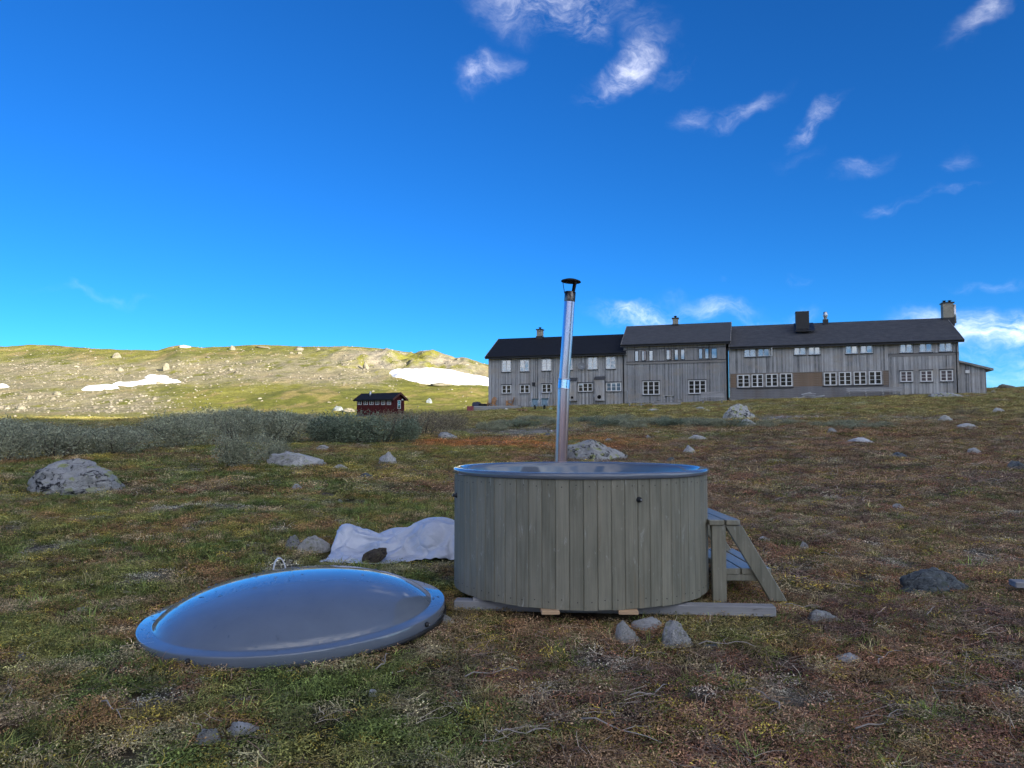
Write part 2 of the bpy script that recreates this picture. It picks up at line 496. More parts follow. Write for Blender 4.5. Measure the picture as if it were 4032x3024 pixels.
def ground_color(x, y):
    x = np.asarray(x, float); y = np.asarray(y, float)
    brown, lich, wet, grav = cover(x, y)
    a = x / np.maximum(y, 1.5)
    n4 = fbm(x / .3, y / .3, 71, 3); n5 = fbm(x / 2.8, y / 2.8, 72, 3)
    pa = fbm(x / .42, y / .42, 73, 3); pb = fbm(x / 1.1, y / 1.1, 74, 3); pc = fbm(x / .22, y / .22, 75, 2)
    full = x.shape + (3,)
    c = lerp(np.broadcast_to(C_GREEN, full), C_MOSS, smooth(-.1, .45, n5 + .4 * pa))
    c = lerp(c, np.array((.120, .155, .040)), .9 * smooth(.05, .30, pb - .3 * pa))
    c = lerp(c, np.array((.270, .150, .068)), .9 * smooth(.06, .28, pa + .5 * pc))
    bc = lerp(np.broadcast_to(C_BROWN, full), C_RED, smooth(-.2, .4, n4 + n5))
    bc = lerp(bc, np.array((.125, .082, .066)), .85 * smooth(.05, .30, pb))
    bc = lerp(bc, np.array((.215, .180, .070)), .55 * smooth(.12, .4, -pa + .4 * pc))
    c = lerp(c, bc, brown)
    c = lerp(c, np.array((.37, .30, .175)), .65 * smooth(.22, .48, pc + .6 * pb))
    c = lerp(c, C_MID, smooth(24, 42, y) * .85)
    c = lerp(c, np.array((.38, .30, .12)), smooth(24, 42, y) * smooth(-.1, .4, n5) * .7)
    c = lerp(c, C_LICH, lich * .8)
    c = lerp(c, C_WET, wet * .9)
    c = lerp(c, C_GRAV, grav * .85)
    # hill
    t = np.clip((y - 118) / 182.0, 0, 1.3)
    hm = smooth(96, 128, y)
    h1 = fbm(x / 16, y / 16, 81, 4); h2 = fbm(x / 4.5, y / 9, 82, 4); h3 = fbm(x / 1.6, y / 3, 83, 3)
    hc = lerp(np.broadcast_to(C_HG, x.shape + (3,)), np.array((.110, .118, .024)), smooth(-.2, .4, h1))
    hc = lerp(hc, C_HDRY, .55 * smooth(.10, .46, h2 + .4 * h3 + .25 * h1))
    scree = np.exp(-((t - .57) / .15) ** 2) * smooth(-.13, -.2, a)
    scree = np.maximum(scree, np.exp(-((t - .22) / .12) ** 2) * smooth(-.40, -.52, a) * 1.1)
    scree = np.maximum(scree, np.exp(-((t - .40) / .07) ** 2) * smooth(-.5, -.6, a))
    scree = scree * smooth(-.55, .15, h2 + h3 * .7 + .2)
    hc = lerp(hc, lerp(np.broadcast_to(np.array((.235, .205, .145)), x.shape + (3,)), C_HROCK, smooth(-.1, .4, h3)), np.clip(scree, 0, .68))
    crag = np.exp(-((a + .13) / .10) ** 2) * np.exp(-((t - .76) / .13) ** 2)
    hc = lerp(hc, lerp(np.broadcast_to(np.array((.22, .205, .16)), x.shape + (3,)), C_HROCK, smooth(-.25, .35, h2 + h3 * .5)), np.clip(crag * 1.5, 0, 1) * smooth(-.45, .1, h1 * .5 + h2 + .1))
    hc = lerp(hc, np.array((.42, .38, .28)), smooth(.97, 1.0, t) * smooth(.0, .3, h2 + h1) * .8)
    c = lerp(c, hc, hm)
    return lerp(c, np.array((.050, .048, .030)), smooth(-25, -70, y))      # hills behind the camera, colour darkened so windows reflect unlit slopes

def set_color(me, cols, name='tint', domain='POINT'):
    ca = me.attributes.new(name, 'FLOAT_COLOR', domain)
    rgba = np.ones((len(cols), 4), np.float32); rgba[:, :3] = cols
    ca.data.foreach_set('color', rgba.ravel())

def ground_material():
    t = NT('heath_ground')
    co = t.coord('Object')
    base = t.attr('tint')
    n_f = t.noise(co, 9.0, 8, .7)
    n_m = t.noise(co, 1.7, 6, .65)
    v = t.mapr(n_f, .3, .7, .45, 1.55); v2 = t.mapr(n_m, .3, .7, .7, 1.3)
    col = t.mix(1.0, base, t.mix(1.0, t.ramp(v, [(0, 0), (1, 1)]), (1, 1, 1), 'MULTIPLY'), 'MIX')
    n_h = t.noise(co, .42, 8, .75)
    mul = t.math('MULTIPLY', t.math('MULTIPLY', v, v2), t.mapr(n_h, .3, .7, .70, 1.32))
    vm = t.node('ShaderNodeVectorMath', operation='SCALE')
    t.l.new(base, vm.inputs[0]); t.l.new(mul, vm.inputs['Scale'])
    t.set(vm.outputs[0], .95, .1)
    h = t.math('ADD', t.math('ADD', n_f, t.math('MULTIPLY', n_h, 9.0)), t.math('MULTIPLY', t.noise(co, 45, 4, .7), .35))
    t.bump(h, .9, .05)
    return t.m

M_ground = ground_material()

def build_ground():
    front = np.radians(np.linspace(-43, 43, 600))
    back = np.radians(np.linspace(43, 317, 118)[1:-1])
    th = np.concatenate([front, back])
    rad = np.concatenate([np.geomspace(.25, 100, 360)[:-1], np.arange(100, 330, .9), np.geomspace(331, 1700, 46)])
    Rr, Th = np.meshgrid(rad, th, indexing='ij')
    X, Y = Rr * np.sin(Th), Rr * np.cos(Th)
    Z = ground(X, Y)
    P = np.stack([X, Y, Z], -1)
    me = grid_mesh('ground', P, M_ground, wrap=True)
    gc = ground_color(X.ravel(), Y.ravel()) * (1 - .68 * smooth(34, 14, Y.ravel()) * smooth(1.0, 2.0, Y.ravel()) * smooth(1.02, .90, np.abs(X.ravel()) / np.maximum(Y.ravel(), 1e-3)))[:, None]      # peat between the plants, darkened further to paint shade in the gaps
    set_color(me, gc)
    # close the small hole under the camera
    o = link('ground', me)
    tag(o, kind='structure')
    bm = bmesh.new(); bm.from_mesh(me)
    bm.verts.ensure_lookup_table()
    bmesh.ops.contextual_create(bm, geom=[bm.verts[i] for i in range(len(th))])
    bmesh.ops.recalc_face_normals(bm, faces=bm.faces)
    if bm.faces[0].normal.z < 0: bmesh.ops.reverse_faces(bm, faces=bm.faces)
    bm.to_mesh(me); bm.free()
    return o

build_ground()

# ================================================================== shared materials
def wood_boards(name, lo, hi, axis='z', warm=None, streak=14.0, rough=.85):
    """weathered boards: grain along one axis, a tone of its own for each board-wide strip"""
    t = NT(name)
    if axis == 'z': fine, strip = (9, 9, .55), (5.6, 5.6, .0)
    else: fine, strip = (.55, 9, 9), (.0, 1.0, 7.0)
    gr = t.noise(t.coord('Object', fine), 2.2, 6, .7, .4)
    st = t.noise(t.coord('Object', strip), 1.0, 1, .5)
    big = t.noise(t.coord('Object', (.35, .35, .5)), 1.0, 4, .6)
    f = t.math('ADD', t.math('MULTIPLY', gr, .5), t.math('ADD', t.math('MULTIPLY', st, .75), t.math('MULTIPLY', big, .25)))
    c = t.ramp(f, [(.54, lo), (.96, hi)])
    if warm:
        w = t.noise(t.coord('Object', (.5, .5, .9)), 1.3, 3, .6)
        c = t.mix(t.mapr(w, .48, .72, 0, .75), c, warm)
    kn = t.node('ShaderNodeTexVoronoi'); kn.inputs['Scale'].default_value = 1.0
    t.l.new(t.coord('Object', (5.6, 5.6, 2.2)), kn.inputs['Vector'])
    c = t.mix(t.mapr(kn.outputs['Distance'], .10, .05, 0, .6), c, tuple(q * .35 for q in lo))
    t.set(c, rough, .2)
    t.bump(gr, .4, .01)
    return t.m

M_clad = wood_boards('weathered_cladding', (.115, .118, .120), (.60, .595, .58), 'z', (.42, .37, .31))
M_clad_dark = wood_boards('darker_weathered_cladding', (.095, .10, .105), (.50, .50, .495), 'z', (.36, .32, .27))
M_clad_h = wood_boards('brown_horizontal_boards', (.12, .085, .060), (.40, .285, .195), 'x', (.21, .185, .165))
M_clad_hg = wood_boards('greyed_horizontal_boards', (.10, .10, .105), (.36, .345, .34), 'x', (.17, .14, .12))
M_trim = wood_boards('grey_trim', (.14, .135, .13), (.36, .34, .31), 'x')
M_white = plain('white_window_paint', (.78, .77, .74), .45, .4, var=.05)
M_darktrim = plain('dark_flashing', (.022, .024, .028), .5, .4)
M_black = plain('black_metal', (.02, .021, .023), .45, .4)
M_chim = plain('rendered_chimney', (.34, .315, .25), .9, .1, var=.2, scale=3)
M_steel = plain('galvanised_steel', (.55, .56, .57), .35, .5, .9)
M_conc = plain('concrete', (.33, .32, .30), .9, .1, var=.2, scale=2)
M_hole = plain('dark_opening', (.012, .012, .012), .9, .05)
M_roomdark = plain('room_interior', (.05, .045, .04), .9, .05)
M_grey_plastic = plain('grey_plastic', (.42, .44, .46), .5, .3)

def glass_mat(name, tint, refl=.42, rough=.02):
    t = NT(name)
    g = t.node('ShaderNodeBsdfGlossy'); g.inputs['Roughness'].default_value = rough; g.inputs['Color'].default_value = (.9, .93, .95, 1)
    t.set(t.ramp(t.noise(t.coord('Object'), .9, 3), [(.35, tuple(c * .7 for c in tint)), (.7, tint)]), .6, .1)
    mx = t.node('ShaderNodeMixShader'); mx.inputs[0].default_value = refl
    t.l.new(t.b.outputs[0], mx.inputs[1]); t.l.new(g.outputs[0], mx.inputs[2]); t.l.new(mx.outputs[0], t.out.inputs[0])
    return t.m

M_glass = glass_mat('window_glass', (.016, .017, .019), .22)
M_glass_blind_sky = glass_mat('window_glass_blind_sky_tint', (.15, .25, .33), .20)  # blind tone turned blue, painting in the reflected sky
M_glass_red = glass_mat('window_glass_before_curtain', (.16, .13, .14), .2)

def roof_mat(name, lo, hi):
    t = NT(name)
    a = t.noise(t.coord('Object', (1.1, 1.1, 6.0)), 1.6, 5, .65, .3)
    b = t.noise(t.coord('Object', (7, 3, 9)), 2.0, 3, .6)
    f = t.math('ADD', t.math('MULTIPLY', a, .7), t.math('MULTIPLY', b, .3))
    t.set(t.ramp(f, [(.36, lo), (.66, hi)]), .8, .25)
    t.bump(b, .3, .02)
    return t.m
M_roof_l = roof_mat('black_roofing', (.010, .011, .013), (.020, .021, .025))
M_roof_m = roof_mat('slate_grey_roofing', (.060, .062, .066), (.098, .098, .102))
M_roof_r = roof_mat('worn_grey_roofing', (.048, .050, .053), (.105, .103, .104))

# ================================================================== the lodge
YL, KF = 78.0, 1.05e-4                   # depth of its left corner, and how the front comes nearer to the right
PA = at(1920, HORIZON, YL); YR = YL / (1 + KF * 1870); PB = at(3790, HORIZON, YR)
FE = Vector((PB.x - PA.x, PB.y - PA.y, 0)).normalized()
FN = Vector((-FE.y, FE.x, 0))            # into the building
F_ANG = math.atan2(FE.y, FE.x)

def fac(px, py, t=0.0):
    """photo pixel -> (s along the front, height) on the front plane set back by t"""
    d = pix_dir(px, py)
    o = Vector((PA.x, PA.y, 0)) + FN * t
    k = (o.x * FN.x + o.y * FN.y) / (d.x * FN.x + d.y * FN.y)
    p = d * k
    return (p.x - PA.x) * FE.x + (p.y - PA.y) * FE.y, CAM_Z + p.z

def c1(x, y): return 1850 + x * .31646, 1180 + y * .31646
def c2(x, y): return 2400 + x * .36166, 1180 + y * .36166
def c3(x, y): return 3100 + x * .42134, 1150 + y * .42134
def rect(cv, x0, y0, x1, y1, t=0.0):
    (a, b), (c, d) = cv(x0, y0), cv(x1, y1)
    mx, my = (a + c) / 2, (b + d) / 2
    return fac(a, my, t)[0], fac(c, my, t)[0], fac(mx, d, t)[1], fac(mx, b, t)[1]

def lodge_root(name, label, group='joined lodge buildings'):
    return empty(name, (PA.x, PA.y, 0), F_ANG, label, 'building', group)

def cladding(parent, s0, s1, z0, z1, t, mat, pitch=.195, batten=.115, name='vertical_boards'):
    """overlapping upright boards: a real relief of battens over gaps"""
    mb = MB(); rr = random.Random(int(s0 * 100))
    n = max(1, int(round((s1 - s0) / pitch))); p = (s1 - s0) / n
    for i in range(n):
        c = s0 + (i + .5) * p
        mb.box(c - batten / 2, c + batten / 2, t - .024 - rr.random() * .006, t - .002, z0 - rr.random() * .03, z1)
        mb.box(s0 + i * p + .004, s0 + (i + 1) * p - .004, t - .0105 - rr.random() * .003, t + .01, z0 + .01, z1 - .004)
    o = mb.build(name, mat, parent)
    o['kind'] = 'stuff'
    return o

def hboards(parent, s0, s1, z0, z1, t, mat):
    """wide horizontal boards, each its own piece"""
    n = max(1, int(round((z1 - z0) / .155))); h = (z1 - z0) / n
    me = None
    mb = MB().box(0, s1 - s0, -.022, .01, .003, h - .006)
    me = mb.mesh('horizontal_board', mat)
    me2 = mb.mesh('horizontal_board', M_clad_hg)
    for i in range(n):
        o = link('horizontal_board', me2 if i < n * .42 else me, parent, (s0, t - (i % 3) * .002, z0 + i * h), (random.uniform(-.02, .02), 0, 0))

_pane_cache = {}
def window(parent, r, t, cols, rows, glass=None, frame=None, depth=.06, fw=.075, mull=.11, head=True, sill=True, per=None, bars=True):
    """a window: casing with mullions, then panes, glazing bars, head flashing and sill as its pieces"""
    s0, s1, z0, z1 = r
    frame = frame or M_white; glass = glass or M_glass
    w, h = s1 - s0, z1 - z0
    mb = MB()
    y0, y1 = -depth, .02
    mb.box(0, fw, y0, y1, 0, h).box(w - fw, w, y0, y1, 0, h)
    mb.box(fw, w - fw, y0, y1, 0, fw).box(fw, w - fw, y0, y1, h - fw, h)
    inner = (w - 2 * fw - (cols - 1) * mull) / cols
    for c in range(1, cols):
        x = fw + c * inner + (c - 1) * mull
        mb.box(x, x + mull, y0 - .01, y1, fw, h - fw)
    wo = mb.build('window', frame, parent, loc=(s0, t - .022, z0))
    ph = (h - 2 * fw) / rows
    gb = .03
    for c in range(cols):
        x = fw + c * (inner + mull)
        gl = per[c] if per else glass
        for k in range(rows if bars else 1):
            hh = ph if bars else h - 2 * fw
            key = (round(inner, 2), round(hh, 2), gl.name)
            if key not in _pane_cache:
                _pane_cache[key] = MB().box(0, inner, -.006, .006, 0, hh).mesh('pane', gl)
            p = link('pane', _pane_cache[key], wo, (x, -depth * .35, fw + k * hh), (random.uniform(-.004, .004), 0, random.uniform(-.006, .006)))
        if bars:
            for k in range(1, rows):
                MB().box(x, x + inner, -depth * .8, -depth * .2, fw + k * ph - gb / 2, fw + k * ph + gb / 2).build('glazing_bar', frame, wo)
    if head: MB().box(-.07, w + .07, -depth - .06, .02, h + .012, h + .075).build('head_flashing', M_darktrim, wo)
    if sill: MB().box(-.05, w + .05, -depth - .05, .02, -.065, -.006).build('sill', M_darktrim, wo)
    return wo

def gable_roof(parent, s0, s1, t_eave, z_eave, t_ridge, z_ridge, t_back, mat, thick=.16, trim=None):
    """roof slab in (depth, height), with verge boards, fascia and gutter"""
    zb = z_ridge - (t_back - t_ridge) * (z_ridge - z_eave) / (t_ridge - t_eave)
    poly = [(t_eave, z_eave), (t_ridge, z_ridge), (t_back, zb), (t_back, zb - thick), (t_ridge, z_ridge - thick * 1.15), (t_eave, z_eave - thick)]
    ro = MB().prism(poly, s0 + .05, s1 - .05).build('roof', mat, parent)
    for s in (s0, s1):
        pv = [(t_eave - .02, z_eave + .03), (t_ridge, z_ridge + .035), (t_back + .02, zb + .03), (t_back + .02, zb - thick - .1), (t_ridge, z_ridge - thick - .12), (t_eave - .02, z_eave - thick - .1)]
        MB().prism(pv, s - (.0 if s == s0 else .048), s + (.048 if s == s0 else .0)).build('verge_board', trim or M_trim, ro)
    MB().box(s0 + .06, s1 - .06, t_eave - .06, t_eave - .004, z_eave - thick - .09, z_eave - .03).build('fascia', M_darktrim, ro)
    gut = MB(); n = 8
    for k in range(n):
        a0, a1 = math.pi * (1 + k / n), math.pi * (1 + (k + 1) / n)
        y0, q0 = t_eave - .12 + .065 * math.cos(a0), z_eave - .05 + .065 * math.sin(a0)
        y1, q1 = t_eave - .12 + .065 * math.cos(a1), z_eave - .05 + .065 * math.sin(a1)
        gut.add([(s0, y0, q0), (s1, y0, q0), (s1, y1, q1), (s0, y1, q1)], [(0, 1, 2, 3)])
    gut.build('gutter', M_black, ro)
    return ro

def chimney(parent, r, t, depth, mat=None, cap=True, pots=0):
    s0, s1, z0, z1 = r
    mb = MB().box(s0, s1, t, t + depth, z0 - .8, z1)
    ch = mb.build('chimney', mat or M_chim, parent, bevel=.01)
    if cap:
        MB().box(s0 - .08, s1 + .08, t - .08, t + depth + .08, z1 + .002, z1 + .09).build('cap', M_black, ch)
    MB().box(s0 - .06, s1 + .06, t - .06, t + depth + .06, z0 - .75, z0 + .02).build('flashing', M_black, ch)
    for k in range(pots):
        cx = s0 + (k + .5) * (s1 - s0) / pots
        q = MB().lathe([(.0, z1 + .33), (.19, z1 + .28), (.19, z1 + .26), (.11, z1 + .25), (.11, z1 + .09)], 12, axis=(cx, t + depth / 2))
        q.build('pot', M_black, ch)
    return ch

def downpipe(parent, s, t, z0, z1, mat=None):
    MB().tube([(s, t - .32, z1), (s, t - .30, z1 - .12), (s, t - .08, z1 - .45), (s, t - .07, z0)], .04, 8).build('downpipe', mat or M_black, parent)

def wall_body(parent, s0, s1, z0, z_eave, t0, t_ridge, z_ridge, t_back, mat):
    """solid body of a wing under the gable roof, with closed gables"""
    k = (z_ridge - z_eave) / (t_ridge - t0)
    zb = z_ridge - (t_back - t_ridge) * k
    poly = [(t0, z0), (t_back, z0), (t_back, zb - .2), (t_ridge, z_ridge - .28), (t0, z_eave - .2)]
    return MB().prism(poly, s0, s1).build('wall', mat, parent)

# ---------------------------------------------------------------- left wing
LW = lodge_root('lodge_wing', 'left end building of the grey timber lodge, with a black roof and white windows')
sL0, zE_L = fac(*c1(232, 700)); zE_L = (fac(*c1(232, 716))[1] + fac(*c1(1900, 660))[1]) / 2
sL1 = fac(*c1(1920, 900))[0]
zB_L = fac(*c1(640, 1352))[1]
TR = 3.9
zR_L = (fac(*c1(365, 485), TR)[1] + fac(*c1(1910, 430), TR)[1]) / 2
wall_body(LW, sL0 + .02, sL1, zB_L - .6, zE_L, .02, TR, zR_L, 2 * TR, M_clad)
cladding(LW, sL0, sL1, zB_L + .05, zE_L - .12, .0, M_clad)
MB().box(sL0 + .1, sL1 - .1, .05, .3, zB_L - .7, zB_L + .05).build('foundation', M_conc, LW)
gable_roof(LW, fac(*c1(205, 716))[0], fac(*c1(1955, 660))[0], -.42, zE_L, TR, zR_L, 2 * TR + .4, M_roof_l)
up = [(400, 752, 514, 898), (626, 747, 740, 893), (897, 737, 1013, 884), (1165, 728, 1278, 876), (1470, 716, 1588, 868), (1693, 709, 1813, 862)]
for i, r in enumerate(up):
    per = [M_glass_blind_sky, M_glass_blind_sky] if i < 5 else [M_glass_blind_sky, M_glass]
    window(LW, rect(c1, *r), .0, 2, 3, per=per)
for r in [(400, 1062, 516, 1167), (626, 1058, 744, 1164), (898, 1050, 1016, 1157), (1140, 1046, 1240, 1152)]:
    window(LW, rect(c1, *r), .0, 2, 2)
for i, r in enumerate([(1350, 1038, 1530, 1145), (1700, 1030, 1884, 1140)]):
    window(LW, rect(c1, *r), .0, 3, 2, glass=M_glass if i == 0 else M_glass_blind_sky)
chimney(LW, (*rect(c1, 842, 380, 906, 460, TR)[:2], rect(c1, 842, 380, 906, 460, TR)[2], rect(c1, 842, 380, 906, 455, TR)[3]), TR - .35, .7, cap=True, pots=1)
downpipe(LW, fac(*c1(1912, 900))[0], -.02, zB_L, zE_L - .1)
def duct(r, hole, rad):
    s0, s1, z0, z1 = rect(c1, *r)
    zt = z1 - .32
    b = MB()
    n = max(3, int((s1 - s0) / .19)); p = (s1 - s0) / n
    b.box(s0 + .01, s1 - .01, -.44, .0, z0 + .01, zt)
    for i in range(n):
        b.box(s0 + i * p + .006, s0 + (i + 1) * p - .006, -.462, -.442, z0, zt)
    du = b.build('boxed_duct', M_clad, LW)
    MB().prism([(-.52, zt), (.0, z1), (.0, z1 - .07), (-.52, zt - .06)], s0 - .04, s1 + .04).build('duct_roof', M_roof_m, du)
    hs, hz = fac(*c1(*hole), -.45)
    pts = [(hs, -.50, hz), (hs, -.44, hz)]
    MB().tube(pts, rad, 20).build('vent_mouth', M_hole, du)
    MB().box(s0, s1, -.47, -.1, z0 - .05, z0 - .005).build('base_board', M_trim, du)
duct((1250, 968, 1338, 1258), (1272, 1217), .12)
duct((1562, 953, 1682, 1255), (1610, 1210), .19)
def small_box(parent, cv, r, d, name, mat):
    s0, s1, z0, z1 = rect(cv, *r)
    return MB().box(s0, s1, -d, -.03, z0, z1).build(name, mat, parent, bevel=.008)
small_box(LW, c1, (778, 1030, 815, 1073), .12, 'vent_grille', M_black)
mbx = small_box(LW, c1, (1543, 1177, 1568, 1217), .15, 'meter_box', M_grey_plastic)
s_, z_ = fac(*c1(1562, 1217)); MB().tube([(s_, -.09, z_ + .02), (s_, -.09, fac(*c1(1562, 1352))[1])], .025, 6).build('cable_duct', M_grey_plastic, mbx)
dr = rect(c1, 1150, 1165, 1254, 1352)
do = MB().box(dr[0], dr[1], -.06, -.026, dr[2], dr[3]).build('door', plain('blue_grey_door_paint', (.32, .40, .50), .5, .3), LW, bevel=.006)
MB().box(dr[0] + .12, dr[1] - .12, -.075, -.062, dr[2] + .1, dr[2] + .75).build('door_panel', plain('pale_door_panel', (.55, .62, .72), .45, .4), do)
MB().box(dr[0] + .12, dr[1] - .12, -.075, -.062, dr[2] + 1.05, dr[3] - .15).build('door_panel', M_glass, do)
MB().tube([(dr[0] + .08, -.12, dr[2] + 1.0), (dr[0] + .2, -.12, dr[2] + 1.0)], .015, 6).build('handle', M_steel, do)
# satellite dish
ds, dz = fac(*c1(1398, 832))
dish = MB().lathe([(.0, .0), (.12, .012), (.25, .05), (.36, .105)], 24)
dsh = empty('satellite_dish', parent=None)
COL.objects.unlink(dsh); bpy.data.objects.remove(dsh)
dish_o = dish.build('satellite_dish', plain('grey_dish_paint', (.20, .21, .22), .5, .4), LW, loc=(ds, -.25, dz), rot=(math.radians(78), 0, math.radians(14)))
MB().tube([(0, -.25, .0), (.05, -.33, .2), (.02, -.16, .42)], .012, 6).tube([(0, 0, -.02), (0, .03, -.22)], .03, 8).box(-.03, .07, -.2, -.12, .36, .46).build('receiver_arm', M_grey_plastic, dish_o)

# ---------------------------------------------------------------- middle building
MW = lodge_root('lodge_middle', 'middle building of the grey timber lodge, tallest, with slate grey roof and narrow upper windows')
sM0, sM1 = fac(*c2(152, 800))[0], fac(*c2(1272, 800))[0]
zE_M = (fac(*c2(130, 488), -.35)[1] + fac(*c2(1320, 450), -.35)[1]) / 2
TM = 3.3
zR_M = (fac(*c2(190, 292), TM)[1] + fac(*c2(1303, 240), TM)[1]) / 2
zB_M = fac(*c2(1270, 1108))[1]; zB_M0 = fac(*c2(200, 1160))[1]
wall_body(MW, sM0, sM1, zB_M0 - .5, zE_M, .03, TM, zR_M, 2 * TM, M_clad_dark)
MB().box(sM0 + .1, sM1 - .1, .06, .3, zB_M0 - .8, zB_M0 + .1).build('foundation', M_conc, MW)
gable_roof(MW, fac(*c2(128, 488))[0], fac(*c2(1322, 450))[0], -.38, zE_M, TM, zR_M, 2 * TM + .4, M_roof_m)
zA = (fac(*c2(190, 545))[1] + fac(*c2(1265, 512))[1]) / 2
zb1 = (fac(*c2(190, 680))[1] + fac(*c2(1265, 650))[1]) / 2; zb0 = (fac(*c2(190, 706))[1] + fac(*c2(1265, 676))[1]) / 2
cladding(MW, sM0, sM1, zA + .03, zE_M - .1, .0, M_clad)
cladding(MW, sM0 + .3, sM1 - .05, zb1 + .03, zA - .01, .012, M_clad_dark)
cladding(MW, sM0, sM1, zB_M0 + .1, zb0 - .02, .0, M_clad_dark)
MB().box(sM0 + .3, sM1, -.06, .0, zA - .03, zA + .025).build('drip_rail', M_darktrim, MW)
MB().box(sM0 + .3, sM1 + .02, -.10, .0, zb0 - .01, zb1 - .02).build('belt_board', M_trim, MW)
MB().box(sM0 + .3, sM1 + .02, -.13, .0, zb1 - .015, zb1 + .02).build('drip_rail', M_darktrim, MW)
for i, r in enumerate([(275, 556, 318, 673), (348, 556, 400, 666), (430, 552, 475, 668), (617, 545, 672, 656), (707, 542, 750, 658), (775, 540, 820, 653), (970, 532, 1014, 646), (1038, 530, 1082, 645), (1108, 528, 1172, 641)]):
    wo = window(MW, rect(c2, *r), .0, 1, 1, glass=M_glass if i == 1 else M_glass_blind_sky, frame=M_darktrim, fw=.045, head=False, sill=False)
    if i in (1, 3):     # two casements stand open
        h = r and (rect(c2, *r)[3] - rect(c2, *r)[2]); w = .42
        sash = MB().box(0, w, -.02, .02, 0, .05).box(0, w, -.02, .02, h - .05, h).box(0, .05, -.02, .02, .05, h - .05).box(w - .05, w, -.02, .02, .05, h - .05)
        x = rect(c2, *r)[1] - rect(c2, *r)[0]
        sash.build('open_sash', plain('brown_sash_paint', (.16, .085, .055), .5, .3), wo, loc=(x - .02, -.10, 0), rot=(0, 0, math.radians(-100)))
for r in [(362, 887, 545, 1035), (860, 877, 1050, 1024)]:
    window(MW, rect(c2, *r), .0, 3, 3)
rc = rect(c2, 690, 210, 746, 272, TM)
chimney(MW, rc, TM - .3, .6, pots=1)
downpipe(MW, fac(*c2(155, 800))[0], -.02, zB_M0, zE_L - .1)
q0, q1 = fac(*c2(135, 1000)), fac(*c2(200, 992)); q2 = fac(*c2(196, 1155))
MB().tube([(q0[0], -.08, q0[1]), (q1[0] - .05, -.08, q1[1]), (q2[0], -.10, q2[1])], .035, 8).build('waste_pipe', M_grey_plastic, MW)

# ---------------------------------------------------------------- right building
RW = lodge_root('lodge_hall', 'long right hand building of the grey timber lodge, with brown lower boards and a lean-to')
TF = -.22                                    # stands a little forward of the middle one
sR0, sR1 = fac(*c2(1300, 800), TF)[0], fac(*c3(1607, 700), TF)[0]
zE_R = (fac(*c3(0, 492), TF - .4)[1] + fac(*c3(1640, 442), TF - .4)[1]) / 2
TH = 5.2
zR_R = (fac(*c3(400, 285), TH)[1] + fac(*c3(1490, 239), TH)[1]) / 2
zB_R = fac(*c3(100, 1002), TF)[1]; zB_R1 = fac(*c3(1200, 962), TF)[1]
wall_body(RW, sR0, sR1, zB_R - .5, zE_R, TF + .03, TH, zR_R, 2 * TH, M_clad)
MB().box(sR0 + .2, sR1 - .02, TF + .045, TF + .3, zB_R - .8, zB_R1 + .06).build('foundation', M_conc, RW)
gable_roof(RW, fac(*c2(1300, 512), TF)[0], fac(*c3(1642, 442), TF)[0], TF - .42, zE_R, TH, zR_R, 2 * TH + .4, M_roof_r)
sMid = fac(*c3(950, 800), TF)[0]
zLo = (fac(*c2(1320, 812), TF)[1] + fac(*c3(940, 727), TF)[1]) / 2
zLb = (fac(*c2(1320, 1094), TF)[1] + fac(*c3(600, 985), TF)[1]) / 2
cladding(RW, sR0, sMid, zLo + .02, zE_R - .12, TF, M_clad)
hboards(RW, sR0 + .14, sMid, zLb, zLo - .03, TF + .02, M_clad_h)
MB().box(sR0, sR0 + .13, TF - .04, TF, zLb, zLo).build('corner_board', M_trim, RW)
MB().box(sR0, sMid, TF - .05, TF + .01, zLo - .03, zLo + .015).build('drip_rail', M_trim, RW)
zBelt1 = fac(*c3(1280, 572), TF)[1]; zBelt0 = fac(*c3(1280, 596), TF)[1]
cladding(RW, sMid, sR1, zBelt1 + .03, zE_R - .12, TF, M_clad)
cladding(RW, sMid, sR1, zB_R1 + .1, zBelt0 - .02, TF - .03, M_clad)
MB().box(sMid, sR1, TF - .09, TF - .0, zBelt0 - .01, zBelt1 - .015).build('belt_board', M_trim, RW)
MB().box(sMid, sR1, TF - .12, TF - .0, zBelt1 - .01, zBelt1 + .02).build('drip_rail', M_darktrim, RW)
ups = [(c2, (1465, 537, 1590, 624)), (c2, (1615, 532, 1740, 618)), (c3, (62, 510, 172, 588)), (c3, (197, 504, 307, 585)), (c3, (543, 492, 655, 577)), (c3, (682, 488, 795, 572)),
       (c3, (1050, 481, 1168, 568)), (c3, (1233, 477, 1352, 562)), (c3, (1417, 473, 1537, 556))]
for i, (cv, r) in enumerate(ups):
    per = [M_glass_blind_sky, M_glass] if i == 1 else None
    wo = window(RW, rect(cv, *r, TF), TF, 2, 2, glass=M_glass_blind_sky, per=per, head=False, sill=True, frame=plain('grey_window_paint', (.50, .55, .58), .5, .3) if i == 0 else bpy.data.materials['grey_window_paint'], bars=False)
    if i == 1:
        s0, s1, z0, z1 = rect(cv, *r, TF); w, h = (s1 - s0) * .46, z1 - z0
        sa = MB().box(0, w, -.025, .025, 0, .07).box(0, w, -.025, .025, h - .07, h).box(0, .07, -.025, .025, .07, h - .07).box(w - .07, w, -.025, .025, .07, h - .07)
        so = sa.build('open_sash', M_white, wo, loc=(s1 - s0 + .01, -.12, 0), rot=(0, 0, math.radians(-62)))
banks = [(c2, (1380, 812, 2003, 958), [(1393, 818, 1525, 955), (1548, 813, 1672, 951), (1702, 808, 1832, 946), (1857, 803, 1990, 943)]),
         (c3, (328, 742, 897, 872), [(342, 752, 460, 873), (482, 747, 597, 870), (620, 743, 738, 867), (762, 739, 880, 863)])]
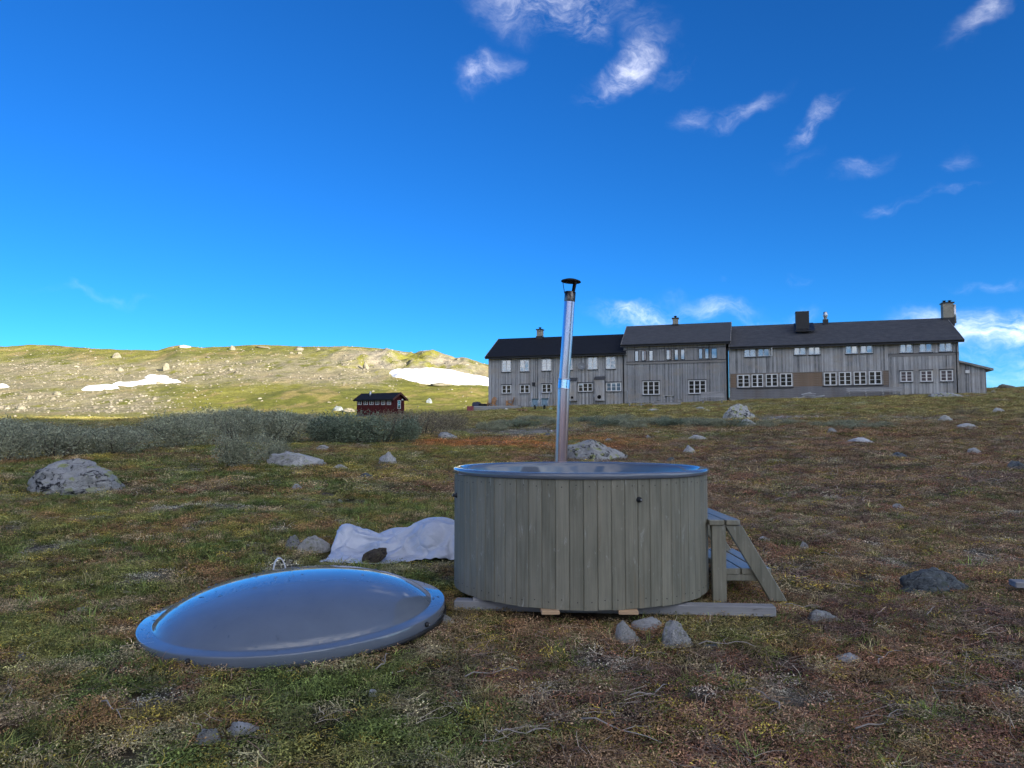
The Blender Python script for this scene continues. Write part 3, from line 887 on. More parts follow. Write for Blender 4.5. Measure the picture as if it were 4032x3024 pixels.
for cv, sur, wins in banks:
    s0, s1, z0, z1 = rect(cv, *sur, TF)
    n = 5
    for k in range(len(wins) + 1):
        a = s0 if k == 0 else rect(cv, *wins[k - 1], TF)[1]
        b = s1 if k == len(wins) else rect(cv, *wins[k], TF)[0]
        MB().box(a + .005, b - .005, TF - .05, TF - .01, z0 + .02, z1).build('surround_board', M_trim, RW)
    MB().box(s0, s1, TF - .10, TF - .01, z0 - .06, z0 + .0).build('sill_board', M_darktrim, RW)
    for r in wins:
        window(RW, rect(cv, *r, TF), TF, 2, 3, head=False, sill=False, mull=.13)
for i, r in enumerate([(1055, 740, 1168, 840), (1242, 734, 1355, 838), (1428, 728, 1545, 834)]):
    window(RW, rect(c3, *r, TF), TF - .03, 2, 3, glass=M_glass_red)
# things on its roof
def on_roof(cv, r, t):
    return rect(cv, *r, t)
s0, s1, z0, z1 = rect(c3, 78, 187, 203, 345, 2.9)
bx = MB().box(s0, s1, 2.6, 4.0, z0 - .5, z1).build('roof_box', M_black, RW, bevel=.02)
MB().prism([(2.0, z0 - .28), (4.3, z0 + .75), (4.3, z0 + .69), (2.0, z0 - .34)], s0 - .12, s1 + .45).build('flashing', M_black, bx)
MB().box(s0 - .02, s1 + .02, 2.58, 4.02, z1 + .003, z1 + .04).build('rim', M_trim, bx)
s0, s1, z0, z1 = rect(c3, 338, 188, 368, 300, TH)
cx = (s0 + s1) / 2
ve = MB().lathe([(.0, z1), (.16, z1 - .03), (.2, z1 - .18), (.24, z1 - .36), (.15, z1 - .58), (.13, z1 - .75)], 16, axis=(cx, TH - .3)).build('roof_vent', M_steel, RW)
MB().box(cx - .24, cx + .24, TH - .55, TH - .05, z0 - .4, z1 - .75).build('base', M_black, ve)
s0, s1, z0, z1 = rect(c3, 1447, 108, 1546, 245, TH - .2)
ch = chimney(RW, (s0, s1, z0, z1), TH - .55, .9, pots=2)
MB().tube([(s1 + .10, TH - .35, z0 - .5), (s1 + .10, TH - .35, z0 + 1.2)], .14, 14).build('flue_pipe', M_steel, ch)
downpipe(RW, fac(*c2(1290, 800), TF)[0], TF, zB_R, zE_R - .1)
downpipe(RW, fac(*c3(1581, 700), TF)[0], TF - .03, zB_R1, zE_R - .1)
# lean-to
sS1 = fac(*c3(1860, 850), TF + .3)[0]
zs0, zs1 = fac(*c3(1610, 640), TF + .2)[1], fac(*c3(1905, 716), TF + .2)[1]
sE = fac(*c3(1925, 716), TF)[0]
zSb = fac(*c3(1750, 952), TF + .3)[1]
sl = (zs1 - zs0) / (sE - sR1)
sh = MB(); tb0, tb1 = TF + .3, TF + 5.5
zt = zs0 + sl * (sS1 - sR1)
sh.add([(sR1 + .01, tb0, zSb), (sS1, tb0, zSb), (sS1, tb0, zt - .16), (sR1 + .01, tb0, zs0 - .16), (sR1 + .01, tb1, zSb), (sS1, tb1, zSb), (sS1, tb1, zt - .16), (sR1 + .01, tb1, zs0 - .16)],
       [(0, 1, 2, 3), (5, 4, 7, 6), (1, 5, 6, 2), (4, 0, 3, 7), (3, 2, 6, 7), (0, 4, 5, 1)])
leo = sh.build('lean_to', M_clad, RW)
lb = MB(); n = int((sS1 - sR1) / .2); p = (sS1 - sR1 - .02) / n
for i in range(n):
    a = sR1 + .02 + i * p; zt_ = zs0 + sl * (a - sR1) - .17
    lb.add([(a + .01, tb0 - .03, zSb - .02), (a + .12, tb0 - .03, zSb - .02), (a + .12, tb0 - .03, zt_ + sl * .12), (a + .01, tb0 - .03, zt_), (a + .01, tb0 - .002, zSb - .02), (a + .12, tb0 - .002, zSb - .02), (a + .12, tb0 - .002, zt_ + sl * .12), (a + .01, tb0 - .002, zt_)],
           [(0, 1, 2, 3), (0, 3, 7, 4), (1, 5, 6, 2), (3, 2, 6, 7), (0, 4, 5, 1)])
lbo = lb.build('vertical_boards', M_clad, leo); lbo['kind'] = 'stuff'
rf = MB(); 
for (za, off) in ((0.0, 0.0),):
    vs = []
    for t_ in (tb0 - .4, tb1 + .3):
        for (s_, z_) in ((sR1 - .02, zs0), (sE, zs1), (sE, zs1 - .17), (sR1 - .02, zs0 - .17)):
            vs.append((s_, t_, z_))
    rf.add(vs, [(0, 1, 2, 3), (7, 6, 5, 4), (0, 4, 5, 1), (1, 5, 6, 2), (2, 6, 7, 3), (3, 7, 4, 0)])
rf.build('lean_to_roof', M_trim, leo)
MB().box(sR1, sS1, tb0 - .02, tb0 + .2, zSb - .8, zSb).build('lean_to_foundation', M_conc, leo)
ls, lz = fac(*c3(1680, 745), TF + .3)
MB().box(ls - .16, ls + .16, tb0 - .14, tb0 - .03, lz - .13, lz + .13).build('wall_lamp', M_white, leo, bevel=.02)

# ================================================================== the red hut
HUT_A = math.radians(-26)
hp = hit(1404, 1648)
HY = 88.0
ha = at(1405, 1648, HY)
hb = at(1546, 1645, HY - 4.55 * math.sin(-HUT_A))
HX0 = ha.x
hut = empty('red_hut', (ha.x, ha.y, 0), HUT_A, 'small dark red hut with a row of six white windows', 'hut')
def hfac(px, py):
    d = pix_dir(px, py); n = Vector((-math.sin(HUT_A), math.cos(HUT_A), 0)); e = Vector((math.cos(HUT_A), math.sin(HUT_A), 0))
    k = (ha.x * n.x + ha.y * n.y) / (d.x * n.x + d.y * n.y); p = d * k
    return (p.x - ha.x) * e.x + (p.y - ha.y) * e.y, CAM_Z + p.z
def c4(x, y): return 1250 + x * .36166, 1450 + y * .36166
M_red = wood_boards('dark_red_boards', (.060, .012, .013), (.125, .026, .024), 'z')
M_redtrim = plain('red_brown_trim', (.13, .055, .042), .7, .2)
s0, s1 = hfac(*c4(428, 430))[0], hfac(*c4(820, 430))[0]
HLEN = s1 - s0; HD = 2.3
zb = hfac(*c4(620, 508))[1]; ze = (hfac(*c4(425, 350))[1] + hfac(*c4(815, 342))[1]) / 2
zr = at(1500, 1549, ha.y).z - .06
poly = [(0.02, zb - .3), (HD - .02, zb - .3), (HD - .02, ze), (HD / 2, ze + (zr - ze) * .82), (.02, ze)]
MB().prism(poly, s0 + .02, s1 - .02).build('wall', M_red, hut)
cl = cladding(hut, s0, s1, zb, ze - .02, 0.0, M_red, .16, .09)
gb = MB()
n = 14; p = HD / n
for i in range(n):
    t0 = i * p; top = ze + (zr - ze) * .80 * (1 - abs((t0 + p / 2) - HD / 2) / (HD / 2))
    gb.box(s1 - .018, s1 + .006, t0 + .02, t0 + p - .03, zb, top)
gbo = gb.build('gable_boards', M_red, hut); gbo['kind'] = 'stuff'
gable_roof(hut, s0 - .22, s1 + .30, -.34, ze + .06, HD / 2, zr + .1, HD + .34, M_roof_l, .09, trim=M_redtrim)
for (x0, x1) in ((443, 485), (507, 550), (570, 612), (632, 675), (697, 738), (760, 803)):
    (a, zt_), (b, zb_) = hfac(*c4(x0, 354)), hfac(*c4(x1, 398))
    window(hut, (a, b, zb_, zt_), 0.0, 2, 2, fw=.055, mull=.04, depth=.05, head=False, sill=False)
gw = empty('tmp'); bpy.data.objects.remove(gw)
g0 = MB().box(-.02, .05, 0, .05, 0, .95).box(-.02, .05, .55, .60, 0, .95).box(-.02, .05, .05, .55, 0, .05).box(-.02, .05, .05, .55, .90, .95).box(-.02, .05, .05, .55, .45, .49)
go = g0.build('window', M_white, hut, loc=(s1, HD / 2 - .25, ze - .98))
MB().box(-.01, .01, .05, .55, .05, .90).build('pane', M_glass, go)
MB().box(s1 + .01, s1 + .12, HD - .62, HD - .45, ze - .02, ze + .15).build('outdoor_lamp', M_white, hut)
MB().tube([(s0 + 1.45, .55, ze + .3), (s0 + 1.5, .55, ze + 1.05)], .10, 10).build('flue', M_steel, hut)
MB().box(s0 + .05, s1 - .03, .06, HD - .06, zb - 1.0, zb - .01).build('foundation', M_conc, hut)
# the boards lying in front of it
for i in range(7):
    z = g1(ha.x + 2.4 * math.cos(HUT_A), ha.y - 1.2)
    x0 = s0 + .1 + (i * .37) % 1.1
    o = MB().box(0, 2.9 + (i % 3) * .5, -.11, .11, 0, .05).build('leaning_board', [M_trim, M_red, M_trim, M_redtrim][i % 4], None, bevel=.004)
    e = Vector((math.cos(HUT_A), math.sin(HUT_A), 0)); nn = Vector((-math.sin(HUT_A), math.cos(HUT_A), 0))
    pp = Vector((ha.x, ha.y, 0)) + e * x0 - nn * (.25 + i * .19)
    o.location = (pp.x, pp.y, zb - .12 - i * .07); o.rotation_euler = (math.radians(-14), 0, HUT_A + (i % 3 - 1) * .02)
    tag(o, ['topmost grey', 'second', 'third', 'fourth', 'fifth', 'sixth', 'lowest'][i] + ' board of the slanting pile in front of the red hut', 'board', 'boards stacked in front of the red hut')

# ================================================================== the hot tub
TX, TY, TR_ = .534, 6.15, .976
T_BOT, T_TOP = .092, .995
tub = empty('hot_tub', (TX, TY, 0), 0, 'round hot tub clad in grey green upright staves, with a grey rim', 'hot tub')

def stave_mat():
    t = NT('grey_green_stave_paint')
    rnd = t.objrand()
    off = t.node('ShaderNodeVectorMath', operation='SCALE'); off.inputs[0].default_value = (7, 3, 11)
    t.l.new(rnd, off.inputs['Scale'])
    tc = t.node('ShaderNodeTexCoord'); add = t.node('ShaderNodeVectorMath', operation='ADD')
    t.l.new(tc.outputs['Object'], add.inputs[0]); t.l.new(off.outputs[0], add.inputs[1])
    def mp(sc):
        m = t.node('ShaderNodeMapping'); m.inputs['Scale'].default_value = sc; t.l.new(add.outputs[0], m.inputs['Vector']); return m.outputs[0]
    grain = t.noise(mp((60, 60, 2.2)), 1.0, 6, .65, .3)
    blot = t.noise(mp((5, 5, 2.2)), 1.0, 4, .6)
    tone = t.mapr(rnd, 0, 1, -.085, .085)
    f = t.math('ADD', t.math('ADD', t.math('MULTIPLY', grain, .6), t.math('MULTIPLY', blot, .5)), tone)
    c = t.ramp(f, [(.32, (.125, .123, .090)), (.55, (.215, .203, .150)), (.85, (.33, .305, .230))])
    brown = t.noise(mp((14, 14, 1.1)), 1.0, 4, .6)
    c = t.mix(t.mapr(brown, .60, .78, 0, .55), c, (.28, .20, .11))
    scuff = t.noise(mp((26, 26, 7)), 1.0, 6, .75, .8)
    c = t.mix(t.mapr(scuff, .60, .70, 0, .55), c, (.46, .47, .43))
    t.set(c, t.mapr(blot, .3, .7, .5, .72), .35)
    t.bump(grain, .25, .003)
    return t.m
M_stave = stave_mat()

def gel_mat(name, col, rough, spec=.5, var=.06):
    t = NT(name)
    n = t.noise(t.coord('Object'), 5, 6, .6)
    c = t.ramp(n, [(.3, tuple(q * (1 - var) for q in col)), (.7, tuple(q * (1 + var) for q in col))])
    # fine scratches and water marks
    s = t.noise(t.coord('Object', (3, 40, 3), (0, 0, .7)), 1.0, 5, .7, .6)
    c = t.mix(t.mapr(s, .74, .80, 0, .35), c, (.62, .64, .66))
    r = t.math('ADD', t.mapr(n, .3, .7, rough * .7, rough * 1.4), t.mapr(t.noise(t.coord('Object'), 40, 3), .45, .65, 0, .04))
    t.set(c, r, spec)
    t.b.inputs['Coat Weight'].default_value = .6; t.b.inputs['Coat Roughness'].default_value = .03
    return t.m
M_gel = gel_mat('grey_gelcoat', (.12, .14, .175), .10)
M_lid = gel_mat('lid_grey_gelcoat', (.14, .165, .205), .07)

NST = 66
wst = 2 * math.pi * (TR_ + .012) / NST
h_st = T_TOP - .036 - T_BOT
smb = MB()
# cross-section with bevelled outer edges so that each joint is a groove
sec = [(-wst / 2 + .0012, -.022), (-wst / 2 + .0012, .006), (-wst / 2 + .0055, .0105), (wst / 2 - .0055, .0105), (wst / 2 - .0012, .006), (wst / 2 - .0012, -.022)]
vs = [(y, x, 0) for (x, y) in sec] + [(y, x, h_st) for (x, y) in sec]
n = len(sec)
smb.add(vs, [tuple(range(n)), tuple(reversed(range(n, 2 * n)))] + [(i, i + n, (i + 1) % n + n, (i + 1) % n) for i in range(n)])
st_me = smb.mesh('stave', M_stave)
M_nail = plain('nail_head', (.05, .05, .05), .5, .4, .6)
nail_me = MB().lathe([(.0, .0025), (.0032, .002), (.0038, .0)], 8).mesh('nail', M_nail)
nm = MB()
for k in range(NST):
    a = 2 * math.pi * (k + .37) / NST
    st = link('stave', st_me, tub, (math.cos(a) * TR_, math.sin(a) * TR_, T_BOT + random.uniform(-.004, .003)), (0, 0, a + random.uniform(-.008, .008)))
    for zz in (.055, h_st - .05):
        for q in (-.004, ):
            c = Vector((math.cos(a) * (TR_ + .0085), math.sin(a) * (TR_ + .0085), T_BOT + zz + random.uniform(-.01, .01)))
            dv = Vector((math.cos(a), math.sin(a), 0)); tv = Vector((-math.sin(a), math.cos(a), 0)) * random.uniform(-.01, .01)
            nm.tube([c + tv, c + tv + dv * .004], .0042, 6)
nl = nm.build('nail_heads', M_nail, tub); nl['kind'] = 'stuff'
# the moulded shell: rolled rim, bench and floor
zt = T_TOP
prof = [(.975, zt - .046), (.992, zt - .046), (.999, zt - .043), (1.003, zt - .036), (1.004, zt - .018), (1.000, zt - .008), (.990, zt - .002), (.975, zt), (.955, zt - .001), (.938, zt - .006), (.928, zt - .018), (.924, zt - .04),
        (.918, zt - .10), (.890, zt - .44), (.875, zt - .46), (.60, zt - .47), (.585, zt - .49), (.555, zt - .80), (.52, zt - .825), (.0, zt - .83)]
MB().lathe(prof, 160).build('rim_and_shell', M_gel, tub)
MB().lathe([(.945, T_BOT + .02), (.945, T_BOT + .2), (.6, T_BOT + .2), (.0, T_BOT + .2)], 48).build('underside', M_hole, tub)
def knob(a, z, label=None):
    r = TR_ + .010
    c = Vector((math.cos(a) * r, math.sin(a) * r, z)); d = Vector((math.cos(a), math.sin(a), 0))
    k = MB().tube([c, c + d * .006, c + d * .012, c + d * .030, c + d * .034], [.020, .020, .013, .013, .009], 16).build('knob', M_black, tub)
    MB().tube([c + d * .0345, c + d * .037], .0065, 10).build('screw', M_steel, k)
for (px, py) in ((2515, 1967), (1799, 1950)):
    d = pix_dir(px, py); f = Vector((d.x, d.y, 0)); o = Vector((-TX, -TY, 0))
    A = f.dot(f); B = f.dot(o); C = o.dot(o) - (TR_ + .01) ** 2
    disc = max(B * B - A * C, 0); k = (-B - math.sqrt(disc)) / A
    p = o + f * k
    knob(math.atan2(p.y, p.x), CAM_Z + d.z * k)

# blocks and the long beam it stands on
M_newwood = wood_boards('fresh_wood', (.36, .22, .115), (.62, .43, .26), 'x')
M_beam = wood_boards('silvered_beam', (.13, .132, .138), (.40, .39, .38), 'x')
def local_beam(a, b, w, h, name, mat, label, cat, bevel=.006):
    a, b = Vector(a), Vector(b); L = (b - a).length
    o = MB().box(0, L, -w / 2, w / 2, -h / 2, h / 2).build(name, mat, None, bevel=bevel)
    o.location = a
    o.rotation_euler = (b - a).to_track_quat('X', 'Z').to_euler()
    return tag(o, label, cat)
bl = at(1792, 2379, 5.62); br = at(3050, 2405, 5.36)
local_beam((bl.x, bl.y, .035), (br.x, br.y, .048), .11, .068, 'timber_beam', M_beam, 'long silver weathered beam running under the hot tub, its end bare at right', 'beam')
zmid = g1(.5, 7.0)
local_beam((-.55, 6.95, .035), (1.7, 6.95, .035), .11, .07, 'timber_beam', M_beam, 'weathered beam under the far side of the hot tub', 'beam')
for (px, w, lab) in ((2162, .12, 'small fresh wood block under the middle of the hot tub'), (2470, .13, 'small fresh wood block under the right of the hot tub front'), (1905, .13, 'dark wood block under the left side of the hot tub')):
    p = at(px, 2405 if px > 2000 else 2370, 5.25 if px > 2000 else 5.66)
    o = MB().box(-w / 2, w / 2, -.12, .30, 0, .024).build('wood_block', M_newwood if px > 2000 else M_beam, None, bevel=.003, loc=(p.x, p.y + .02, T_BOT - .026), rot=(0, 0, random.uniform(-.1, .1)))
    tag(o, lab, 'wood block')

# ================================================================== the stove pipe
def pipe_mat():
    t = NT('heat_tinted_steel')
    tc = t.node('ShaderNodeTexCoord'); sx = t.node('ShaderNodeSeparateXYZ'); t.l.new(tc.outputs['Object'], sx.inputs[0])
    wob = t.noise(t.coord('Object', (1, 1, 1)), 3.0, 3)
    z = t.math('ADD', sx.outputs['Z'], t.mapr(wob, 0, 1, -.12, .12))
    c = t.ramp(t.mapr(z, .9, 2.7), [(0, (.62, .42, .38)), (.30, (.64, .44, .41)), (.42, (.62, .55, .56)), (.60, (.55, .58, .62)), (.72, (.44, .52, .66)), (.90, (.40, .42, .55)), (.97, (.30, .26, .27)), (1, (.12, .09, .07))])
    st = t.noise(t.coord('Object', (40, 40, .6)), 1.0, 4, .6)
    c = t.mix(t.mapr(st, .35, .7, 0, .35), c, (.36, .42, .58))
    t.set(c, t.mapr(st, .3, .7, .22, .36), .5, 1.0)
    t.b.inputs['Anisotropic'].default_value = .5
    return t.m
M_pipe = pipe_mat()
PY = 7.38
pb, pj, pt = at(2208, 1835, PY), at(2219.5, 1530, PY), at(2243, 1185, PY)
pipe = empty('stove_pipe', (pb.x, pb.y, 0), 0, 'tall leaning stainless stove pipe with a dark rain cap behind the tub', 'stove pipe')
def loc(v): return Vector((v.x - pb.x, v.y - pb.y, v.z))
ax = (loc(pt) - loc(pj)).normalized()
b0 = loc(pb); j0 = loc(pj); t0 = loc(pt)
low = (j0 - b0).normalized()
bottom = b0 - low * .55
MB().tube([bottom, j0], .0585, 40, cap=False).build('lower_pipe', M_pipe, pipe)
MB().tube([j0 + ax * .09, t0], .0515, 40, cap=False).build('upper_pipe', M_pipe, pipe)
M_band = NT('blued_band'); M_band.set(M_band.ramp(M_band.noise(M_band.coord('Object', (8, 8, 2)), 2.0, 3), [(.35, (.22, .45, .66)), (.55, (.42, .62, .70)), (.75, (.60, .62, .55))]), .22, .5, 1.0); M_band = M_band.m
MB().tube([j0 - ax * .005, j0 + ax * .002, j0 + ax * .085, j0 + ax * .09], [.0575, .0565, .0555, .0545], 40, cap=False).build('collar', M_band, pipe)
for q in (j0 - ax * .006, j0 + ax * .085):
    MB().tube([q, q + ax * .004, q + ax * .008], [.0595, .061, .0590], 40, cap=False).build('seam_ring', M_pipe, pipe)
M_soot = NT('sooty_steel'); M_soot.set(M_soot.ramp(M_soot.noise(M_soot.coord('Object', (4, 4, 2)), 5, 4), [(.4, (.03, .027, .025)), (.62, (.30, .27, .23))]), .4, .5, .9); M_soot = M_soot.m
MB().tube([t0 - ax * .01, t0, t0 + ax * .085, t0 + ax * .09], [.0515, .0535, .0535, .050], 32, cap=False).build('cap_sleeve', M_soot, pipe)
M_soot2 = plain('black_soot', (.018, .016, .015), .7, .2)
top = t0 + ax * .19
cp = MB().lathe([(.0, .026), (.05, .023), (.088, .010), (.098, .0), (.094, -.006), (.0, -.004)], 40).build('rain_cap', M_soot2, pipe, loc=top, rot=ax.to_track_quat('Z', 'Y').to_euler())
for k in range(3):
    an = math.radians(20 + 120 * k)
    r0 = ax.orthogonal().normalized(); r1 = ax.cross(r0)
    dv = r0 * math.cos(an) + r1 * math.sin(an)
    MB().bar(t0 + ax * .07 + dv * .054, top + dv * .082 - ax * .002, .020, .003, dv).build('strut', M_soot2, pipe)
# stove body, hidden behind the tub
sv = MB().box(-.24, .24, -.05, .45, .06, .72).build('stove_body', M_steel, pipe, bevel=.02)
MB().tube([(bottom.x, bottom.y, .70), bottom + low * .02], .062, 24).build('flue_collar', M_steel, pipe)

# ================================================================== the lid on the grass
LX, LY = -1.46, 5.348
lid_z = .0
lid = empty('tub_lid', (LX, LY, lid_z), 0, 'domed grey tub lid with raindrops lying on the grass', 'lid')
lid.rotation_euler = (math.radians(2.4), math.radians(-2.2), 0)
lprof = [(.985, .0), (.999, .0), (1.001, .003), (1.001, .062), (.999, .066), (.994, .068), (.915, .070), (.908, .0715), (.902, .076), (.897, .084)]
for k in range(1, 30):
    q_ = 1 - k / 29.0
    lprof.append((.897 * q_, .084 + .150 * (1 - q_ ** 2.0) + .062 * (1 - q_ ** 7)))
dome = MB().lathe(lprof, 160).build('shell', M_lid, lid)
MB().lathe([(.985, .0), (.97, .0), (.97, .06)], 96).build('inner_lip', M_black, lid)
MB().lathe([(1.004, -.02), (1.008, -.018), (1.008, .006), (1.004, .008)], 120).build('rubber_seal', M_black, lid)
def lid_h(r):
    return float(np.interp(r, [p[0] for p in reversed(lprof[5:])], [p[1] for p in reversed(lprof[5:])]))
def lid_bolt(px, py):
    d = pix_dir(px, py); f = Vector((d.x, d.y, 0)); o = Vector((-LX, -LY, 0))
    A = f.dot(f); B = f.dot(o); C = o.dot(o) - 1.0
    k = (-B - math.sqrt(max(B * B - A * C, 0))) / A
    p = o + f * k; a = math.atan2(p.y, p.x)
    dv = Vector((math.cos(a), math.sin(a), 0)); c = dv * 1.002 + Vector((0, 0, .036))
    bo = MB().tube([c, c + dv * .010, c + dv * .022], [.017, .017, .011], 14).build('bolt', M_black, lid)
    MB().tube([c + dv * .0225, c + dv * .025], .005, 8).build('bolt_stud', M_steel, bo)
lid_bolt(742, 2602); lid_bolt(1678, 2440)
# strap handle on the far edge
hp_ = Vector((-.02, .985, .0))
pts = []
for k in range(13):
    u = k / 12
    an = math.pi * u
    pts.append((hp_.x + .055 * math.cos(an) * -1 + .10, .965 + .006 * math.sin(an), .30 + .055 * math.sin(an) - .05))
hb = MB()
HA = math.radians(114)
hc = Vector((math.cos(HA) * .945, math.sin(HA) * .945, .07))
tvec = Vector((-math.sin(HA), math.cos(HA), 0))
arc = []
for k in range(15):
    an = math.pi * k / 14
    arc.append(hc + tvec * (.052 * math.cos(an)) + Vector((0, 0, .175 * math.sin(an) ** .8)))
for p, q in zip(arc[:-1], arc[1:]):
    hb.bar(p, q + (q - p) * .08, .036, .007, (q - p).cross(Vector((math.cos(HA), math.sin(HA), 0))))
hb.build('strap_handle', plain('white_plastic', (.75, .75, .75), .4, .4), lid)
# raindrops standing on the lid
dr_ = MB(); rr = random.Random(3)
dprof = [(1.0, 0), (.92, .3), (.6, .52), (0, .6)]
dn = 0
while dn < 620:
    a = rr.uniform(0, 2 * math.pi); r = math.sqrt(rr.random()) * .985
    dens = .25 + .75 * (math.cos(a - math.radians(150)) * .5 + .5) if r < .897 else 1.0
    if rr.random() > dens: continue
    dn += 1
    s = rr.choice([.0022, .003, .003, .004, .0055, .0075]) * rr.uniform(.8, 1.2)
    el = rr.uniform(1, 1.8)
    z = lid_h(r)
    c = Vector((math.cos(a) * r, math.sin(a) * r, z - .0004))
    sl = (lid_h(max(r - .01, 0)) - lid_h(r + .01)) / .02 if r < .89 else 0
    er = Vector((math.cos(a), math.sin(a), -sl)).normalized(); et = Vector((-math.sin(a), math.cos(a), 0)); en = er.cross(et)
    vs, fs = [], []
    for (pr, pz) in dprof[:-1]:
        for k in range(7):
            q = 2 * math.pi * k / 7
            vs.append(c + er * (s * el * pr * math.cos(q)) + et * (s * pr * math.sin(q)) + en * (pz * s))
    vs.append(c + en * (.6 * s))
    for i in range(2):
        for k in range(7): fs.append((i * 7 + k, i * 7 + (k + 1) % 7, (i + 1) * 7 + (k + 1) % 7, (i + 1) * 7 + k))
    for k in range(7): fs.append((14 + k, 14 + (k + 1) % 7, 21))
    dr_.add(vs, fs, True)
tw = NT('water_drop'); tw.set((.9, .95, 1.0), .02, .5); tw.b.inputs['Transmission Weight'].default_value = 1.0; tw.b.inputs['IOR'].default_value = 1.33
do_ = dr_.build('raindrops', tw.m, lid); do_['kind'] = 'stuff'

# ================================================================== the tarpaulin
def drop_sheet(nu=60, nv=40, frames=52):
    """lets a slack sheet fall over a few lumps with the cloth solver and returns where it came to lie"""
    tmp = []
    def solid(mb, loc=(0, 0, 0)):
        o = mb.build('lump', None, None, loc=loc); tmp.append(o)
        o.modifiers.new('hit', 'COLLISION'); o.collision.thickness_outer = .012; o.collision.cloth_friction = 80
    solid(MB().add([(-3, -3, 0), (4, -3, 0), (4, 4, 0), (-3, 4, 0)], [(0, 1, 2, 3)]))
    for (cx, cy, cz, rx, ry, rz) in ((1.02, .50, .10, .24, .27, .30), (1.45, .45, .10, .30, .30, .27), (.62, .62, .0, .22, .16, .10), (.10, .66, .08, .11, .13, .20), (.25, .72, .05, .12, .1, .15)):
        bm = bmesh.new(); bmesh.ops.create_icosphere(bm, subdivisions=3, radius=1.0)
        mb = MB().add([(v.co.x * rx, v.co.y * ry, v.co.z * rz) for v in bm.verts], [[v.index for v in f.verts] for f in bm.faces]); bm.free()
        solid(mb, (cx, cy, cz))
    U, V = np.meshgrid(np.linspace(0, 1, nu), np.linspace(0, 1, nv))
    X = -.08 + 1.95 * U + .03 * np.sin(V * 9); Y = -.12 + 1.15 * V + .04 * np.sin(U * 11 + 1)
    Z = .47 + .045 * np.sin(U * 2 * np.pi * 3.6 + V * 3.0 + .8 * np.sin(V * 5)) + .040 * np.sin(V * 2 * np.pi * 2.2 + U * 4 + 1)
    c = link('sheet', grid_mesh('sheet', np.stack([X, Y, Z], -1), None)); tmp.append(c)
    md = c.modifiers.new('cloth', 'CLOTH'); s = md.settings
    s.quality = 7; s.mass = .35; s.tension_stiffness = 40; s.compression_stiffness = 40; s.shear_stiffness = 20; s.bending_stiffness = .2
    s.tension_damping = 15; s.bending_damping = .5; s.air_damping = 6
    cs = md.collision_settings; cs.collision_quality = 2; cs.distance_min = .01; cs.use_self_collision = True; cs.self_distance_min = .012; cs.friction = 60
    md.point_cache.frame_start = 1; md.point_cache.frame_end = frames
    for f in range(1, frames + 1): scene.frame_set(f)
    ev = c.evaluated_get(bpy.context.evaluated_depsgraph_get()); em = ev.to_mesh()
    Q = np.empty(nu * nv * 3, np.float32); em.vertices.foreach_get('co', Q); ev.to_mesh_clear()
    for o in tmp: bpy.data.objects.remove(o, do_unlink=True)
    scene.frame_set(1)
    return Q.reshape(nv, nu, 3).astype(float)

def tarp():
    t = NT('grey_tarpaulin')
    n = t.noise(t.coord('Object'), 6, 6, .6)
    t.set(t.ramp(n, [(.3, (.40, .44, .52)), (.7, (.54, .58, .66))]), t.mapr(t.noise(t.coord('Object'), 14, 4), .3, .7, .30, .5), .5)
    vo = t.node('ShaderNodeTexVoronoi'); vo.inputs['Scale'].default_value = 4.2; vo.feature = 'DISTANCE_TO_EDGE'; wv = t.node('ShaderNodeVectorMath', operation='ADD'); t.l.new(t.coord('Object'), wv.inputs[0])
    wz = t.node('ShaderNodeVectorMath', operation='SCALE'); wz.inputs['Scale'].default_value = .12; t.l.new(t.noise(t.coord('Object'), 5, 3, out='Color'), wz.inputs[0]); t.l.new(wz.outputs[0], wv.inputs[1]); t.l.new(wv.outputs[0], vo.inputs['Vector'])
    t.bump(t.math('ADD', t.mapr(vo.outputs['Distance'], 0, .14), t.math('MULTIPLY', t.noise(t.coord('Object'), 60, 4, .6), .15)), .55, .022)
    Q = drop_sheet()
    x, y, z = Q[..., 0], Q[..., 1], Q[..., 2]
    z = (z - .013) * .80 + .04 * np.exp(-((x - .62) / .25) ** 2) * smooth(.35, .8, y)
    X = -1.72 + x * .94; Y = 7.06 + y
    P = np.stack([X, Y, ground(X, Y) + .010 + z], -1)
    me = grid_mesh('tarpaulin', P, t.m)
    o = link('tarpaulin', me)
    sb = o.modifiers.new('smooth', 'SUBSURF'); sb.levels = 2; sb.render_levels = 2
    md = o.modifiers.new('thickness', 'SOLIDIFY'); md.thickness = .003
    tag(o, 'crumpled blue grey tarpaulin heaped on the grass beside the hot tub', 'tarpaulin')
    return me
tarp_me = tarp()

# ================================================================== the step stool
M_step = bpy.data.materials['grey_green_stave_paint'].copy(); M_step.name = 'grey_green_step_paint'
_sb = M_step.node_tree.nodes['Principled BSDF']; _sb.inputs['Coat Weight'].default_value = .8; _sb.inputs['Coat Roughness'].default_value = .22
SZ = g1(1.5, 6.0)
sy0, sy1 = 5.72, 6.78
def sx(px, y): return (px - 2016) / F0 * y
stool = empty('step_stool', (sx(2850, sy0), sy0, 0), 0, 'grey green wooden two step stool standing right of the hot tub', 'step stool')
OX, OY = sx(2850, sy0), sy0
def stz(py, y): return CAM_Z + at(2016, py, y).z - CAM_Z
z_top = stz(2047, sy0); z_t0 = stz(2068, sy0)
z_low = stz(2238, sy0 + .05); z_l0 = stz(2262, sy0 + .05)
def sbox(name, x0, x1, y0, y1, z0, z1):
    return MB().box(x0 - OX, x1 - OX, y0 - OY, y1 - OY, z0, z1).build(name, M_step, stool, bevel=.004)
sbox('top_board', sx(2785, sy0), sx(2843, sy0), sy0 - .012, sy1, z_t0 + .001, z_top)
